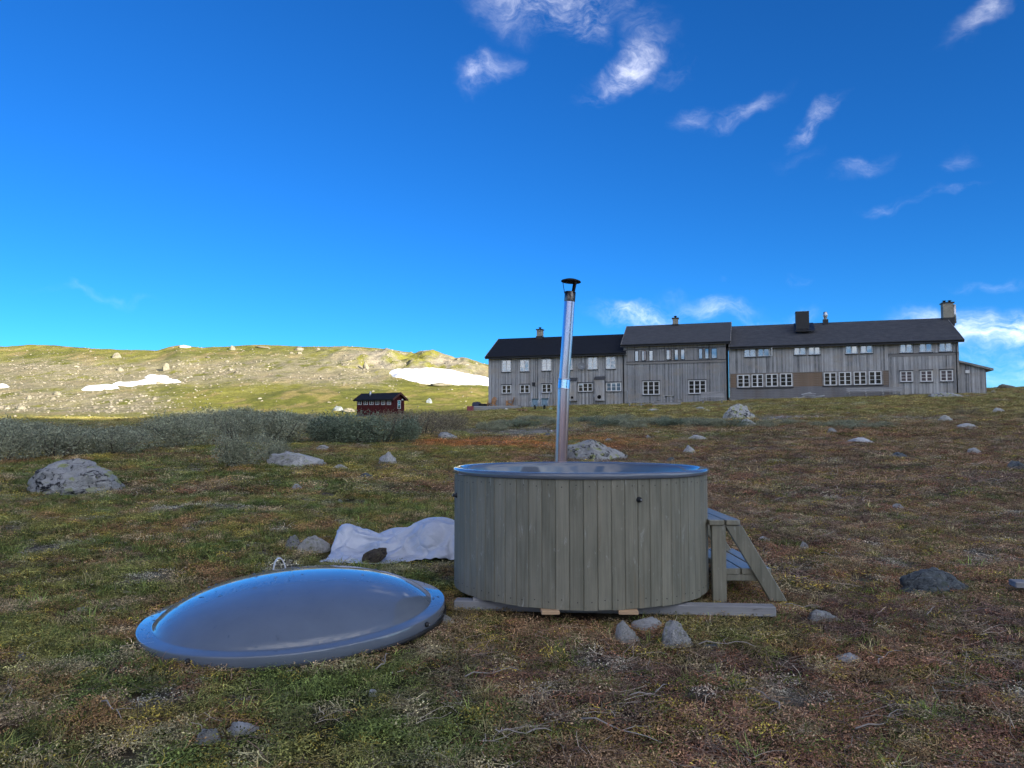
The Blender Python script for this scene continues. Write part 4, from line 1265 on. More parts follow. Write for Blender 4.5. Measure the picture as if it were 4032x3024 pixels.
sbox('top_board', sx(2851, sy0), sx(2905, sy0), sy0 - .012, sy1, z_t0 + .001, z_top)
xl = [sx(2853, sy0), sx(2912, sy0), sx(2918, sy0), sx(2976, sy0), sx(2982, sy0), sx(3032, sy0)]
for k in range(3):
    sbox('lower_board', xl[2 * k], xl[2 * k + 1], sy0 + .05, sy1 - .03, z_l0 + .001, z_low)
for (y, t_) in ((sy0, .045), (sy1 - .10, .045)):
    sbox('post', sx(2796, sy0), sx(2850, sy0), y, y + t_, -.06, z_t0)
    a = Vector((sx(2880, sy0) - OX, y + t_ / 2 - OY, z_t0 - .002)); b = Vector((sx(3052, sy0) - OX, y + t_ / 2 - OY, stz(2352, sy0) - .03))
    dx = .107 / 2 * 1.13
    MB().add([(a.x - dx, y - OY, a.z), (a.x + dx, y - OY, a.z), (b.x + dx, y - OY, b.z), (b.x - dx, y - OY, b.z),
              (a.x - dx, y + t_ - OY, a.z), (a.x + dx, y + t_ - OY, a.z), (b.x + dx, y + t_ - OY, b.z), (b.x - dx, y + t_ - OY, b.z)],
             [(0, 1, 2, 3), (7, 6, 5, 4), (0, 4, 5, 1), (1, 5, 6, 2), (2, 6, 7, 3), (3, 7, 4, 0)]).build('slanted_leg', M_step, stool, bevel=.004)
    yb = y + t_ + .002 if y == sy0 else y - .047
    sbox('rail', sx(2852, sy0), sx(3034, sy0), yb, yb + .045, stz(2287, sy0 + .05), z_l0 - .001)
sbox('cleat', sx(2800, sy0), sx(2900, sy0), sy0 + .048, sy0 + .09, z_t0 - .05, z_t0 - .001)
sbox('cleat', sx(2800, sy0), sx(2900, sy0), sy1 - .15, sy1 - .105, z_t0 - .05, z_t0 - .001)

# plank whose end reaches in from the right edge of the view
pe = hit(3990, 2335)
p0 = at(3985, 2292, pe.y); p1 = p0 + Vector((1.5, -.35, .02))
local_beam((p0.x, p0.y, p0.z - .01), (p1.x, p1.y, p0.z), .14, .045, 'bench_plank', M_beam, 'pale plank end jutting in from the right edge of the view', 'plank')
for k, dx_ in enumerate((.25, 1.2)):
    pass
qz = g1(p0.x + .4, p0.y - .1)
o = MB().box(-.09, .09, -.09, .09, -.05, 1.0).build('plank_block', M_beam, None, bevel=.004, loc=(p0.x + .45, p0.y - .105, qz)); o.scale = (1, 1, max(.02, p0.z - .033 - qz)); tag(o, 'timber block holding up the plank at the right edge of the view', 'wood block')

# ================================================================== stones
def rock_mat(name, base, pale, lich_g=.5, dark=.5, tintg=(.42, .45, .20)):
    t = NT(name)
    rnd = t.objrand()
    off = t.node('ShaderNodeVectorMath', operation='SCALE'); off.inputs[0].default_value = (13, 7, 5); t.l.new(rnd, off.inputs['Scale'])
    tc = t.node('ShaderNodeTexCoord'); add = t.node('ShaderNodeVectorMath', operation='ADD')
    t.l.new(tc.outputs['Object'], add.inputs[0]); t.l.new(off.outputs[0], add.inputs[1]); co = add.outputs[0]
    n = t.noise(co, 1.6, 8, .7); f = t.noise(co, 9, 7, .75)
    c = t.ramp(t.math('ADD', t.math('MULTIPLY', n, .55), t.math('MULTIPLY', f, .45)), [(.38, base), (.62, pale)])
    wv = t.node('ShaderNodeVectorMath', operation='ADD'); t.l.new(co, wv.inputs[0])
    ws = t.node('ShaderNodeVectorMath', operation='SCALE'); ws.inputs['Scale'].default_value = .22; t.l.new(t.noise(co, 6, 4, .6, out='Color'), ws.inputs[0]); t.l.new(ws.outputs[0], wv.inputs[1])
    def patches(scale, r0, r1, where, lo, hi):
        v = t.node('ShaderNodeTexVoronoi'); v.inputs['Scale'].default_value = scale; t.l.new(wv.outputs[0], v.inputs['Vector'])
        return t.math('MULTIPLY', t.mapr(v.outputs['Distance'], r0, r1), t.mapr(t.noise(co, where, 3), lo, hi))
    # crusts of lichen: yellow green rounds, pale rounds, and a black one that fills between
    c = t.mix(t.math('MULTIPLY', patches(3.6, .40, .30, 1.1, .40, .52), lich_g), c, tintg)
    c = t.mix(t.math('MULTIPLY', patches(5.5, .36, .26, 1.7, .46, .58), lich_g * .8), c, (.46, .46, .40))
    d = t.noise(co, 2.6, 9, .8, .9)
    c = t.mix(t.mapr(d, .53, .58, 0, dark), c, (.030, .031, .036))
    c = t.mix(t.mapr(t.noise(co, 17, 5, .7), .60, .68, 0, dark * .7), c, (.04, .04, .045))
    t.set(c, .9, .15)
    t.bump(t.math('ADD', f, t.math('MULTIPLY', t.noise(co, 30, 4, .7), .4)), .9, .09)
    return t.m
M_rock = rock_mat('lichened_rock', (.34, .34, .33), (.62, .61, .58), 1.0, 1.0)
M_rock_pale = rock_mat('pale_rock', (.50, .49, .47), (.84, .82, .78), .5, .42)
M_rock_white = rock_mat('white_quartz', (.68, .67, .65), (.90, .89, .87), .1, .15)
M_rock_blue = rock_mat('dark_blue_green_rock', (.12, .14, .155), (.32, .36, .37), .6, .8, (.18, .22, .16))
M_rock_brown = rock_mat('brown_stone', (.10, .08, .06), (.24, .195, .15), .2, .7)
M_rock_hill = rock_mat('hill_rock', (.15, .135, .10), (.27, .25, .195), .3, .6)

def rock_mesh(seed, sub=3, facets=9, rough=.15):
    rr = np.random.default_rng(seed)
    bm = bmesh.new(); bmesh.ops.create_icosphere(bm, subdivisions=sub, radius=1.0)
    V = np.array([v.co for v in bm.verts])
    F = np.array([[v.index for v in f.verts] for f in bm.faces]); bm.free()
    for k in range(facets):
        n = rr.normal(size=3); n /= np.linalg.norm(n)
        dd = rr.uniform(.55, .9)
        s = V @ n
        if k == 0: n = np.array((.55, -.3, .78)); n /= np.linalg.norm(n); s = V @ n
        V = V - np.outer(np.maximum(s - dd, 0) * .88, n)
    d = V / np.linalg.norm(V, axis=1, keepdims=True)
    o = rr.uniform(0, 50)
    V[:, 2] *= 1 + .0 * V[:, 0]
    nz = fbm(d[:, 0] * 1.6 + o + d[:, 2] * 1.3, d[:, 1] * 1.6 - o + d[:, 2] * .7, seed % 97, 4, .55)
    nz2 = fbm(d[:, 0] * 5 + o - d[:, 2] * 3, d[:, 1] * 5 + o + d[:, 2] * 4, seed % 89, 3, .6)
    V = V * (1 + rough * 1.3 * nz + rough * .7 * nz2)[:, None]
    V[:, 2] = np.where(V[:, 2] < -.35, -.35 + (V[:, 2] + .35) * .3, V[:, 2])
    mx, mn = V.max(0), V.min(0)
    V = (V - (mx + mn) / 2 * np.array([1, 1, 0])) / ((mx - mn) / 2 * np.array([1, 1, 0]) + np.array([0, 0, mx[2]]))
    me = raw_mesh('rock', V, F, None, True)
    return me

STONES = []
def rock(x0, y0, x1, y1, label, mat, seed, cat='boulder', name='boulder', depth=.8, lean=0.0, sub=4, group=None, facets=9, sink=.12, zoff=None, shape=None):
    """a stone filling the photo rectangle, standing on the ground at its lower edge"""
    p = hit((x0 + x1) / 2, y1)
    w = (x1 - x0) / F0 * p.y
    h = (y1 - y0) / F0 * p.y
    dep = w * depth / 2
    cy = p.y + dep * .75
    k = cy / p.y
    cx = p.x * k
    gz = g1(cx, cy)
    ztop = at((x0 + x1) / 2, y0, cy - dep * .25).z
    hh = max(ztop - gz, .25 * h, .03)
    me = rock_mesh(seed, sub, facets)
    me.materials.append(mat)
    if cy < 40: STONES.append((cx, cy, w / 2 * k, dep))
    o = link(name, me, None, (cx, cy, gz - hh * sink), (0, lean, (seed * 1.7) % .8 - .4))
    o.scale = (w / 2 * k * 1.02, dep, hh * (1 + sink))
    tag(o, label, cat, group)
    return o

R = rock
R(125, 1805, 512, 1945, 'large lichen spotted boulder in front of the willow thicket on the left', M_rock, 901, depth=.8, sub=5)
R(2222, 1730, 2472, 1815, 'dark mottled boulder just behind the hot tub', M_rock, 902, depth=.75, sub=5)
R(2820, 1588, 2982, 1650, 'biggest boulder on the slope below the lodge', M_rock, 903, depth=.8, sub=5)
R(2905, 1648, 2988, 1679, 'pale stone at the foot of the biggest boulder', M_rock_pale, 904)
R(1483, 1777, 1560, 1828, 'upright pale block of stone left of the tub rim', M_rock_pale, 905, depth=.7)
R(1050, 1775, 1282, 1838, 'long flat rock slab beside the small willow bush', M_rock_pale, 906, depth=.7)
R(1245, 1752, 1300, 1773, 'small pale stone behind the long flat slab', M_rock_pale, 907)
R(1312, 1828, 1372, 1850, 'small pale stone right of the long flat slab', M_rock_pale, 908)
R(1405, 1862, 1470, 1886, 'dark stone left of the tub in the moss', M_rock_blue, 909)
R(1722, 1700, 1802, 1727, 'flat grey boulder at the edge of the gravel', M_rock, 910)
R(2684, 1752, 2746, 1786, 'rounded pale stone just right behind the tub rim', M_rock_pale, 911)
R(2705, 1712, 2790, 1734, 'flat pale outcrop in the russet grass right of the tub', M_rock_pale, 912)
R(2622, 1800, 2656, 1818, 'small blue grey stone close to the tub rim at right', M_rock_blue, 913, cat='stone', name='stone')
R(3338, 1722, 3448, 1746, 'long pale flat stone in the grass on the right', M_rock_white, 914)
R(3690, 1633, 3750, 1660, 'blue grey stone with a white top below the lean-to', M_rock_pale, 915)
R(3770, 1666, 3852, 1688, 'flat pale stone under the tall grass on the far right', M_rock_pale, 916)
R(3498, 1780, 3582, 1804, 'blue green stone in the brown heath on the right', M_rock_blue, 917)
R(3970, 1813, 4045, 1853, 'dark blue stone cut by the right edge of the view', M_rock_blue, 918)
R(3806, 1762, 3870, 1788, 'narrow pale stone lying in the green heath at right', M_rock_pale, 919)
R(3512, 1982, 3564, 2008, 'pale stone beside the bare patch on the right', M_rock_pale, 920)
R(3255, 1684, 3302, 1706, 'small pointed grey stone near the gravel track', M_rock, 921, cat='stone', name='stone')
R(3440, 1665, 3475, 1678, 'small grey stone at the edge of the gravel track', M_rock, 931, cat='stone', name='stone')
R(3550, 2235, 3805, 2338, 'long dark blue boulder half sunk in the heath on the right', M_rock_blue, 922, depth=.5, sub=5)
R(3288, 2578, 3392, 2606, 'white stone lying alone in the brown heath, lower right', M_rock_white, 923, cat='stone', name='stone')
R(3175, 2408, 3305, 2447, 'brownish white stone right of the beam end', M_rock_pale, 924, cat='stone', name='stone')
R(3138, 2132, 3190, 2166, 'white and green stone right of the step stool', M_rock_pale, 925, cat='stone', name='stone')
R(2984, 2112, 3036, 2131, 'small white stone behind the step stool', M_rock_white, 926, cat='stone', name='stone')
R(3335, 2118, 3360, 2136, 'tiny round white stone in the heath right of the step stool', M_rock_white, 932, cat='stone', name='stone')
R(1125, 2108, 1192, 2165, 'dark edged rock left of the tarpaulin', M_rock, 927, cat='stone', name='stone')
R(1172, 2108, 1302, 2178, 'flat grey rock touching the left edge of the tarpaulin', M_rock_pale, 928, depth=.6, cat='stone', name='stone')
R(2425, 2446, 2516, 2532, 'angular grey white stone under the beam, left of the three', M_rock_pale, 929, cat='stone', name='stone', depth=.8, facets=12)
R(2486, 2436, 2602, 2482, 'flat whitish stone under the beam, middle of the three', M_rock_white, 930, cat='stone', name='stone')
R(2596, 2440, 2732, 2546, 'largest craggy white stone under the beam, right of the three', M_rock_pale, 933, cat='stone', name='stone', sub=5)
R(1708, 2420, 1788, 2458, 'pale stone between the lid and the hot tub', M_rock_pale, 934, cat='stone', name='stone')
R(888, 2842, 1022, 2892, 'knobbly white stone in the grass at lower left', M_rock_white, 935, cat='stone', name='stone')
R(772, 2868, 868, 2932, 'grey stone left of the knobbly white one', M_rock, 936, cat='stone', name='stone')
R(2768, 2546, 2832, 2562, 'flat greenish stone low in the heath below the beam', M_rock_blue, 937, cat='stone', name='stone')
R(1455, 2730, 1490, 2742, 'tiny pale stone near the bottom of the view', M_rock_white, 938, cat='stone', name='stone')
R(300, 2395, 345, 2410, 'small grey stone in the grass far left of the lid', M_rock, 939, cat='stone', name='stone')
R(55, 2575, 100, 2600, 'small grey stone at the left edge level with the lid', M_rock, 940, cat='stone', name='stone')
R(1250, 1940, 1325, 1958, 'flat brown grey stone in the moss left of the tub', M_rock_brown, 941, cat='stone', name='stone')
R(1150, 1905, 1190, 1925, 'pale lichen crusted stone in the moss', M_rock_pale, 942, cat='stone', name='stone')
R(1330, 1965, 1350, 1980, 'small pale stone above the tarpaulin', M_rock_pale, 943, cat='stone', name='stone')
R(2140, 1704, 2175, 1722, 'dark stone behind the stove pipe on the gravel', M_rock_blue, 944, cat='stone', name='stone')
R(2545, 1609, 2600, 1620, 'flat pale slab in front of the picnic table', M_rock_pale, 945, cat='stone', name='stone')
R(2740, 1601, 2790, 1613, 'flat pale slab in front of the plain bench', M_rock_pale, 946, cat='stone', name='stone')
R(2775, 1612, 2800, 1620, 'small white stone near the plain bench', M_rock_white, 947, cat='stone', name='stone')
R(3655, 1544, 3805, 1566, 'long low rock slab against the right end of the lodge', M_rock, 948, depth=.4)
R(3915, 1512, 4010, 1532, 'low rock outcrop on the skyline at the right edge', M_rock_hill, 949, depth=.6)
R(3905, 1605, 3960, 1625, 'pale stone right of the dark hollow', M_rock_pale, 950, cat='stone', name='stone')
R(1985, 1606, 2002, 1616, 'small round white stone below the deck', M_rock_white, 951, cat='stone', name='stone')
R(2540, 1712, 2568, 1726, 'pale stone among the russet grass behind the tub', M_rock_pale, 952, cat='stone', name='stone')
R(2380, 1726, 2412, 1738, 'pale pebble sized stone on the gravel behind the dark mottled boulder', M_rock_pale, 953, cat='stone', name='stone')
R(1676, 1566, 1704, 1587, 'dark upright boulder standing right of the red hut', M_rock_blue, 954, sub=3)
R(1312, 1597, 1352, 1617, 'grey boulder pair left of the red hut, darker one', M_rock_blue, 955, sub=3)
R(1348, 1606, 1398, 1622, 'grey boulder pair left of the red hut, paler one', M_rock_hill, 956, sub=3)
# the dark stone weighing down the tarpaulin
sp = at(1476, 2215, 7.10)
me = rock_mesh(960, 4, 10); me.materials.append(M_rock_brown)
o = link('stone', me, None, (sp.x, sp.y, g1(sp.x, sp.y) + .05), (0, math.radians(-30), .3)); o.scale = (.135, .08, .085)
tag(o, 'dark brown stone weighing down the tarpaulin', 'stone')

# boulders on the hill and along its ridge
named = [(460, 1444, 488, 1462, 'squarish pale boulder on the upper scree of the hill'), (446, 1388, 482, 1410, 'pale boulder high under the ridge of the hill'),
         (640, 1428, 668, 1458, 'upright boulder at the right of the upper scree'), (708, 1358, 752, 1370, 'flat dark outcrop breaking the ridge line'),
         (886, 1416, 902, 1426, 'small pale boulder alone on the green upper hill'), (205, 1540, 246, 1556, 'broad boulder in the lower left stone field'),
         (100, 1556, 126, 1572, 'boulder in the lower left stone field nearest the left edge'), (64, 1592, 102, 1612, 'pale boulder just above the willows at far left'),
         (1428, 1424, 1454, 1450, 'pale leaning slab left of the big snow patch'), (1695, 1507, 1788, 1521, 'rock island in the lower edge of the big snow patch'),
         (1870, 1510, 1892, 1516, 'small dark rock at the lower edge of the big snow patch'), (1796, 1408, 1812, 1416, 'small hut sized rock on the ridge near the lodge'),
         (615, 1500, 635, 1512, 'small rock sticking out of the left snow patch'), (900, 1360, 928, 1378, 'boulder on the ridge above the scree'),
         (1000, 1362, 1060, 1372, 'low outcrop on the ridge of the hill'), (1160, 1366, 1196, 1380, 'pale outcrop near the middle of the ridge'), (1170, 1384, 1190, 1394, 'pale rock just below the middle of the ridge')]
for i, (a, b, c, d, lab) in enumerate(named):
    R(a, b, c, d, lab, M_rock_hill if 'dark' not in lab else M_rock, 300 + i, sub=3, facets=7)
hr = random.Random(9)
var = [rock_mesh(500 + k, 2, 7) for k in range(8)]
for m_ in var: m_.materials.append(M_rock_hill)
zones = [((20, 1060), (1425, 1500), 36, (6, 13), 'pale boulder strewn over the upper scree slope of the sunlit hill', 'boulders on the upper scree'),
         ((0, 640), (1535, 1625), 32, (7, 14), 'pale boulder strewn over the stone field above the willows at left', 'boulders in the lower stone field'),
         ((900, 1900), (1370, 1400), 22, (8, 15), 'pale rock on the grassy top of the hill', 'rocks on the hilltop'),
         ((700, 1900), (1500, 1590), 20, (5, 10), 'pale rock dotted on the green foot of the hill', 'rocks on the green foot of the hill')]
for (xr, yr, n, sr, lab, grp) in zones:
    for k in range(n):
        px, py = hr.uniform(*xr), hr.uniform(*yr)
        p = hit(px, py)
        if p.y > 318 or p.y < 95: continue
        s = hr.uniform(*sr) ** 1.0 / F0 * p.y / 2
        o = link('boulder', var[hr.randrange(8)], None, (p.x, p.y, g1(p.x, p.y) - s * .15), (hr.uniform(-.2, .2), hr.uniform(-.2, .2), hr.uniform(0, 6.28)))
        o.scale = (s * hr.uniform(.8, 1.5), s * hr.uniform(.8, 1.2), s * hr.uniform(.7, 1.2))
        tag(o, lab, 'boulder', grp)

# ---------------------------------------------------------------- snow
def snow_mat():
    t = NT('old_snow')
    n = t.noise(t.coord('Object'), .6, 5, .6)
    t.set(t.ramp(n, [(.3, (.78, .79, .80)), (.7, (.90, .90, .90))]), .6, .3)
    t.bump(t.noise(t.coord('Object'), 1.5, 4), .4, .15)
    return t.m
M_snow = snow_mat()
def inside(poly, X, Y):
    r = np.zeros(X.shape, bool); n = len(poly)
    for i in range(n):
        (x0, y0), (x1, y1) = poly[i], poly[(i + 1) % n]
        c = ((y0 > Y) != (y1 > Y)) & (X < (x1 - x0) * (Y - y0) / (y1 - y0 + 1e-9) + x0)
        r ^= c
    return r
def snow(pixels, label, step=.8):
    pts = []
    for i in range(len(pixels)):
        (a, b), (c, d) = pixels[i], pixels[(i + 1) % len(pixels)]
        for k in range(4):
            p = hit(a + (c - a) * k / 4, b + (d - b) * k / 4); pts.append((p.x, p.y))
    P = np.array(pts); x0, y0 = P.min(0) - 3; x1, y1 = P.max(0) + 3
    xs, ys = np.arange(x0, x1, step), np.arange(y0, y1, step)
    X, Y = np.meshgrid(xs, ys)
    wx = X + .9 * fbm(X / 3, Y / 3, 91, 3); wy = Y + 1.4 * fbm(X / 3, Y / 3, 92, 3)
    M = inside(pts, wx, wy).astype(float)
    S = M.copy()
    for _ in range(2):
        S = (S + np.roll(S, 1, 0) + np.roll(S, -1, 0) + np.roll(S, 1, 1) + np.roll(S, -1, 1)) / 5
    Z = ground(X, Y) + np.where(S > .02, -.35 + 1.15 * S, -.5)
    keep = S > .02
    idx = np.arange(X.size).reshape(X.shape)
    q = np.stack([idx[:-1, :-1], idx[:-1, 1:], idx[1:, 1:], idx[1:, :-1]], -1).reshape(-1, 4)
    kk = keep.ravel()[q].all(1)
    q = q[kk]
    used = np.unique(q); remap = np.full(X.size, -1); remap[used] = np.arange(len(used))
    V = np.stack([X.ravel(), Y.ravel(), Z.ravel()], -1)[used]
    o = link('snow_patch', raw_mesh('snow_patch', V, remap[q], M_snow))
    tag(o, label, 'snow')
def c5(x, y): return 1250 + x * .36166, 1450 + y * .36166
snow([c5(*p) for p in [(785, 32), (830, 28), (1000, 27), (1130, 25), (1160, 12), (1250, 10), (1400, 25), (1560, 62), (1700, 88), (1860, 118), (1990, 150), (1990, 190), (1860, 186), (1780, 183), (1600, 180), (1480, 180), (1400, 172), (1330, 168), (1190, 176), (1080, 145), (950, 115), (850, 85)]],
     'big white snow patch on the hill left of the lodge')
def c6(x, y): return x * .4973, 1300 + y * .4973
snow([c6(*p) for p in [(880, 428), (960, 424), (1050, 425), (1130, 405), (1180, 395), (1165, 372), (1230, 366), (1310, 372), (1360, 400), (1412, 418), (1330, 421), (1220, 423), (1110, 430), (1050, 448), (980, 446)]],
     'winding white snow patch on the left of the hill', .6)
snow([c6(*p) for p in [(672, 470), (720, 455), (820, 448), (900, 448), (965, 456), (900, 466), (790, 475), (690, 477)]], 'thin white snow strip below the winding snow patch', .5)
snow([c6(*p) for p in [(-40, 444), (20, 445), (60, 450), (20, 453), (-40, 454)]], 'thin white snow strip at the left edge of the view', .5)

# ================================================================== plants
def leaf_mat(name, kind='INSTANCER', base=None, var=.35, rough=.75, trans=.15):
    t = NT(name)
    if base is None:
        c = t.attr('tint', kind)
    else:
        n = t.noise(t.coord('Object'), 3.5, 4, .6)
        rnd = t.objrand()
        c = t.ramp(n, [(.3, tuple(q * (1 - var) for q in base)), (.7, tuple(q * (1 + var) for q in base))])
    tint2 = t.attr('leaf', 'GEOMETRY', 'Fac')
    sc = t.mapr(tint2, 0, 1, .38, 1.62)
    vm = t.node('ShaderNodeVectorMath', operation='SCALE'); t.l.new(c, vm.inputs[0]); t.l.new(sc, vm.inputs['Scale'])
    t.set(vm.outputs[0], rough, .2)
    if trans:
        tr = t.node('ShaderNodeBsdfTranslucent'); t.l.new(vm.outputs[0], tr.inputs[0])
        mx = t.node('ShaderNodeMixShader'); mx.inputs[0].default_value = trans
        t.l.new(t.b.outputs[0], mx.inputs[1]); t.l.new(tr.outputs[0], mx.inputs[2]); t.l.new(mx.outputs[0], t.out.inputs[0])
    return t.m
M_cover = leaf_mat('ground_cover_leaf')

def leaves(C, D, N, L, Wd, bend=None):
    """rhombic leaves at C, pointing along D, facing N"""
    D = D / np.linalg.norm(D, axis=1, keepdims=True)
    S = np.cross(D, N); S /= np.linalg.norm(S, axis=1, keepdims=True) + 1e-9
    L = np.asarray(L)[:, None]; Wd = np.asarray(Wd)[:, None]
    V = np.stack([C, C + D * L * .45 + S * Wd / 2, C + D * L, C + D * L * .45 - S * Wd / 2], 1)
    n = len(C)
    return V.reshape(-1, 3), np.arange(4 * n).reshape(n, 4)

def mesh_from(parts, name, mat, shade=None):
    V, F, A = [], [], []; o = 0
    for (v, f, a) in parts:
        V.append(v); F.append(f + o); A.append(a); o += len(v)
    me = raw_mesh(name, np.concatenate(V), np.concatenate(F), mat, False)
    at_ = me.attributes.new('leaf', 'FLOAT', 'FACE'); at_.data.foreach_set('value', np.concatenate(A).astype(np.float32))
    return me

def blades(rr, n, rad, h, wd, lean=.5, curve=.5):
    """grass: each blade two quads, tapering"""
    a = rr.uniform(0, 2 * np.pi, n); r = rad * np.sqrt(rr.random(n))
    base = np.stack([r * np.cos(a), r * np.sin(a), np.full(n, -.01)], 1)
    b = a + rr.normal(0, .8, n); ln = lean * rr.random(n)
    H = h * rr.uniform(.45, 1.1, n)
    d = np.stack([np.cos(b) * ln, np.sin(b) * ln, np.ones(n)], 1); d /= np.linalg.norm(d, axis=1, keepdims=True)
    mid = base + d * (H * .55)[:, None]
    d2 = d + np.stack([np.cos(b), np.sin(b), -np.ones(n) * .3], 1) * (curve * rr.random(n))[:, None]; d2 /= np.linalg.norm(d2, axis=1, keepdims=True)
    tip = mid + d2 * (H * .5)[:, None]
    s = np.stack([-np.sin(b), np.cos(b), np.zeros(n)], 1) * (wd * rr.uniform(.6, 1.2, n))[:, None] / 2
    V = np.stack([base - s, base + s, mid + s * .8, mid - s * .8, tip + s * .12, tip - s * .12], 1).reshape(-1, 3)
    k = np.arange(n) * 6
    F = np.concatenate([np.stack([k, k + 1, k + 2, k + 3], 1), np.stack([k + 3, k + 2, k + 4, k + 5], 1)])
    A = rr.random(n); return V, F, np.concatenate([A, A])

def sprigs(rr, n, rad, h, ll, lw, up=.6):
    a = rr.uniform(0, 2 * np.pi, n); r = rad * np.sqrt(rr.random(n)); z = h * rr.random(n) ** .8 * (1 - (r / rad) ** 2 * .6)
    C = np.stack([r * np.cos(a), r * np.sin(a), z], 1)
    D = rr.normal(size=(n, 3)); D[:, 2] = np.abs(D[:, 2]) * up + .05
    N = rr.normal(size=(n, 3)); N[:, 2] = np.abs(N[:, 2]) + .5
    V, F = leaves(C, D, N, ll * rr.uniform(.6, 1.3, n), lw * rr.uniform(.7, 1.2, n))
    return V, F, rr.random(n)

def strands(rr, n, rad, ln, wd, z=.012):
    """dry stems and roots lying about: bent ribbons of three pieces"""
    P = []; F = []; A = []
    for i in range(n):
        p = np.array([rr.uniform(-rad, rad), rr.uniform(-rad, rad), z * rr.uniform(.3, 1.6)])
        a = rr.uniform(0, 6.28); L = ln * rr.uniform(.5, 1.2) / 3; row = []
        for k in range(4):
            s = np.array([-np.sin(a), np.cos(a), .35]) * wd / 2 * (1 - .2 * k)
            row += [p - s, p + s]
            a += rr.normal(0, .5); p = p + np.array([np.cos(a) * L, np.sin(a) * L, rr.normal(0, .25) * L])
        o = len(P) ; P += row
        for k in range(3): F.append([o + 2 * k, o + 2 * k + 1, o + 2 * k + 3, o + 2 * k + 2])
        A += [rr.random()] * 3
    return np.array(P), np.array(F), np.array(A)

def clump_sources():
    S = {'grass': [], 'heath': [], 'lichen': [], 'litter': []}
    for k in range(4):
        rr = np.random.default_rng(100 + k)
        S['grass'].append(mesh_from([blades(rr, 30, .05, .062 if k < 3 else .095, .0038, 1.0, 1.1)], 'grass_tuft', M_cover))
    for k in range(5):
        rr = np.random.default_rng(200 + k)
        parts = [sprigs(rr, 70, .075, .050, .013, .0065, .8)]
        parts.append(strands(rr, 5, .06, .10, .0028, .03))
        if k % 2: parts.append(blades(rr, 6, .06, .07, .003, .9, .8))
        S['heath'].append(mesh_from(parts, 'heath_clump', M_cover))
    for k in range(3):
        rr = np.random.default_rng(300 + k)
        S['lichen'].append(mesh_from([sprigs(rr, 60, .055, .022, .011, .008, .3)], 'lichen_clump', M_cover))
    for k in range(4):
        rr = np.random.default_rng(400 + k)
        S['litter'].append(mesh_from([strands(rr, 7, .10, .16, .0036, .03)], 'dry_stems', M_cover))
    return S

def gn_scatter(name, sources, pos, rot, scl, tint, vidx, label, cat):
    me = bpy.data.meshes.new(name)
    me.vertices.add(len(pos)); me.vertices.foreach_set('co', np.ascontiguousarray(pos, np.float32).ravel())
    me.attributes.new('rot', 'FLOAT_VECTOR', 'POINT').data.foreach_set('vector', np.ascontiguousarray(rot, np.float32).ravel())
    me.attributes.new('scl', 'FLOAT_VECTOR', 'POINT').data.foreach_set('vector', np.ascontiguousarray(scl, np.float32).ravel())
    me.attributes.new('vidx', 'INT', 'POINT').data.foreach_set('value', np.ascontiguousarray(vidx, np.int32))
    set_color(me, tint)
    o = link(name, me)
    ng = bpy.data.node_groups.new(name + '_scatter', 'GeometryNodeTree')
    ng.interface.new_socket('Geometry', in_out='INPUT', socket_type='NodeSocketGeometry')
    ng.interface.new_socket('Geometry', in_out='OUTPUT', socket_type='NodeSocketGeometry')
    N, Lk = ng.nodes, ng.links
    gi, go = N.new('NodeGroupInput'), N.new('NodeGroupOutput')
    ip = N.new('GeometryNodeInstanceOnPoints'); ip.inputs['Pick Instance'].default_value = True
    jn = N.new('GeometryNodeJoinGeometry')
    for s in sources:
        oi = N.new('GeometryNodeObjectInfo'); oi.inputs['Object'].default_value = s; oi.inputs['As Instance'].default_value = True
        Lk.new(oi.outputs['Geometry'], jn.inputs[0])
    Lk.new(jn.outputs[0], ip.inputs['Instance'])
    def na(nm, tp):
        a = N.new('GeometryNodeInputNamedAttribute'); a.data_type = tp; a.inputs['Name'].default_value = nm; return a.outputs['Attribute']
    e2r = N.new('FunctionNodeEulerToRotation'); Lk.new(na('rot', 'FLOAT_VECTOR'), e2r.inputs[0])
    Lk.new(e2r.outputs[0], ip.inputs['Rotation']); Lk.new(na('scl', 'FLOAT_VECTOR'), ip.inputs['Scale']); Lk.new(na('vidx', 'INT'), ip.inputs['Instance Index'])
    Lk.new(gi.outputs[0], ip.inputs['Points']); Lk.new(ip.outputs[0], go.inputs[0])
    md = o.modifiers.new('scatter', 'NODES'); md.node_group = ng
    tag(o, label, cat, kind='stuff')
    return o

def field(n_per, y0, y1, rr, amax=.94):
    area = amax * (y1 ** 2 - y0 ** 2)
    n = int(n_per * area)
    y = np.sqrt(rr.uniform(y0 ** 2, y1 ** 2, n)); x = rr.uniform(-amax, amax, n) * y
    return x, y

def clear_of_things(x, y):
    ok = np.hypot(x - TX, y - TY) > .90
    ok &= np.hypot(x - LX, y - LY) > .985
    ok &= ~((x > -1.76) & (x < -.1) & (y > 7.05) & (y < 8.0))
    for (sx_, sy_, rx_, ry_) in STONES:
        ok &= ((x - sx_) / (rx_ * 1.0)) ** 2 + ((y - sy_) / (ry_ * 1.05)) ** 2 > 1
    # not inside the lodge or hut
    s = (x - PA.x) * FE.x + (y - PA.y) * FE.y; t = (x - PA.x) * FN.x + (y - PA.y) * FN.y
    ok &= ~((s > -.2) & (s < 46) & (t > -.3) & (t < 12))
    e = Vector((math.cos(HUT_A), math.sin(HUT_A))); dx, dy = x - ha.x, y - ha.y
    s2 = dx * e.x + dy * e.y; t2 = -dx * e.y + dy * e.x
    ok &= ~((s2 > -.2) & (s2 < 5) & (t2 > -1.6) & (t2 < 2.6))
    return ok

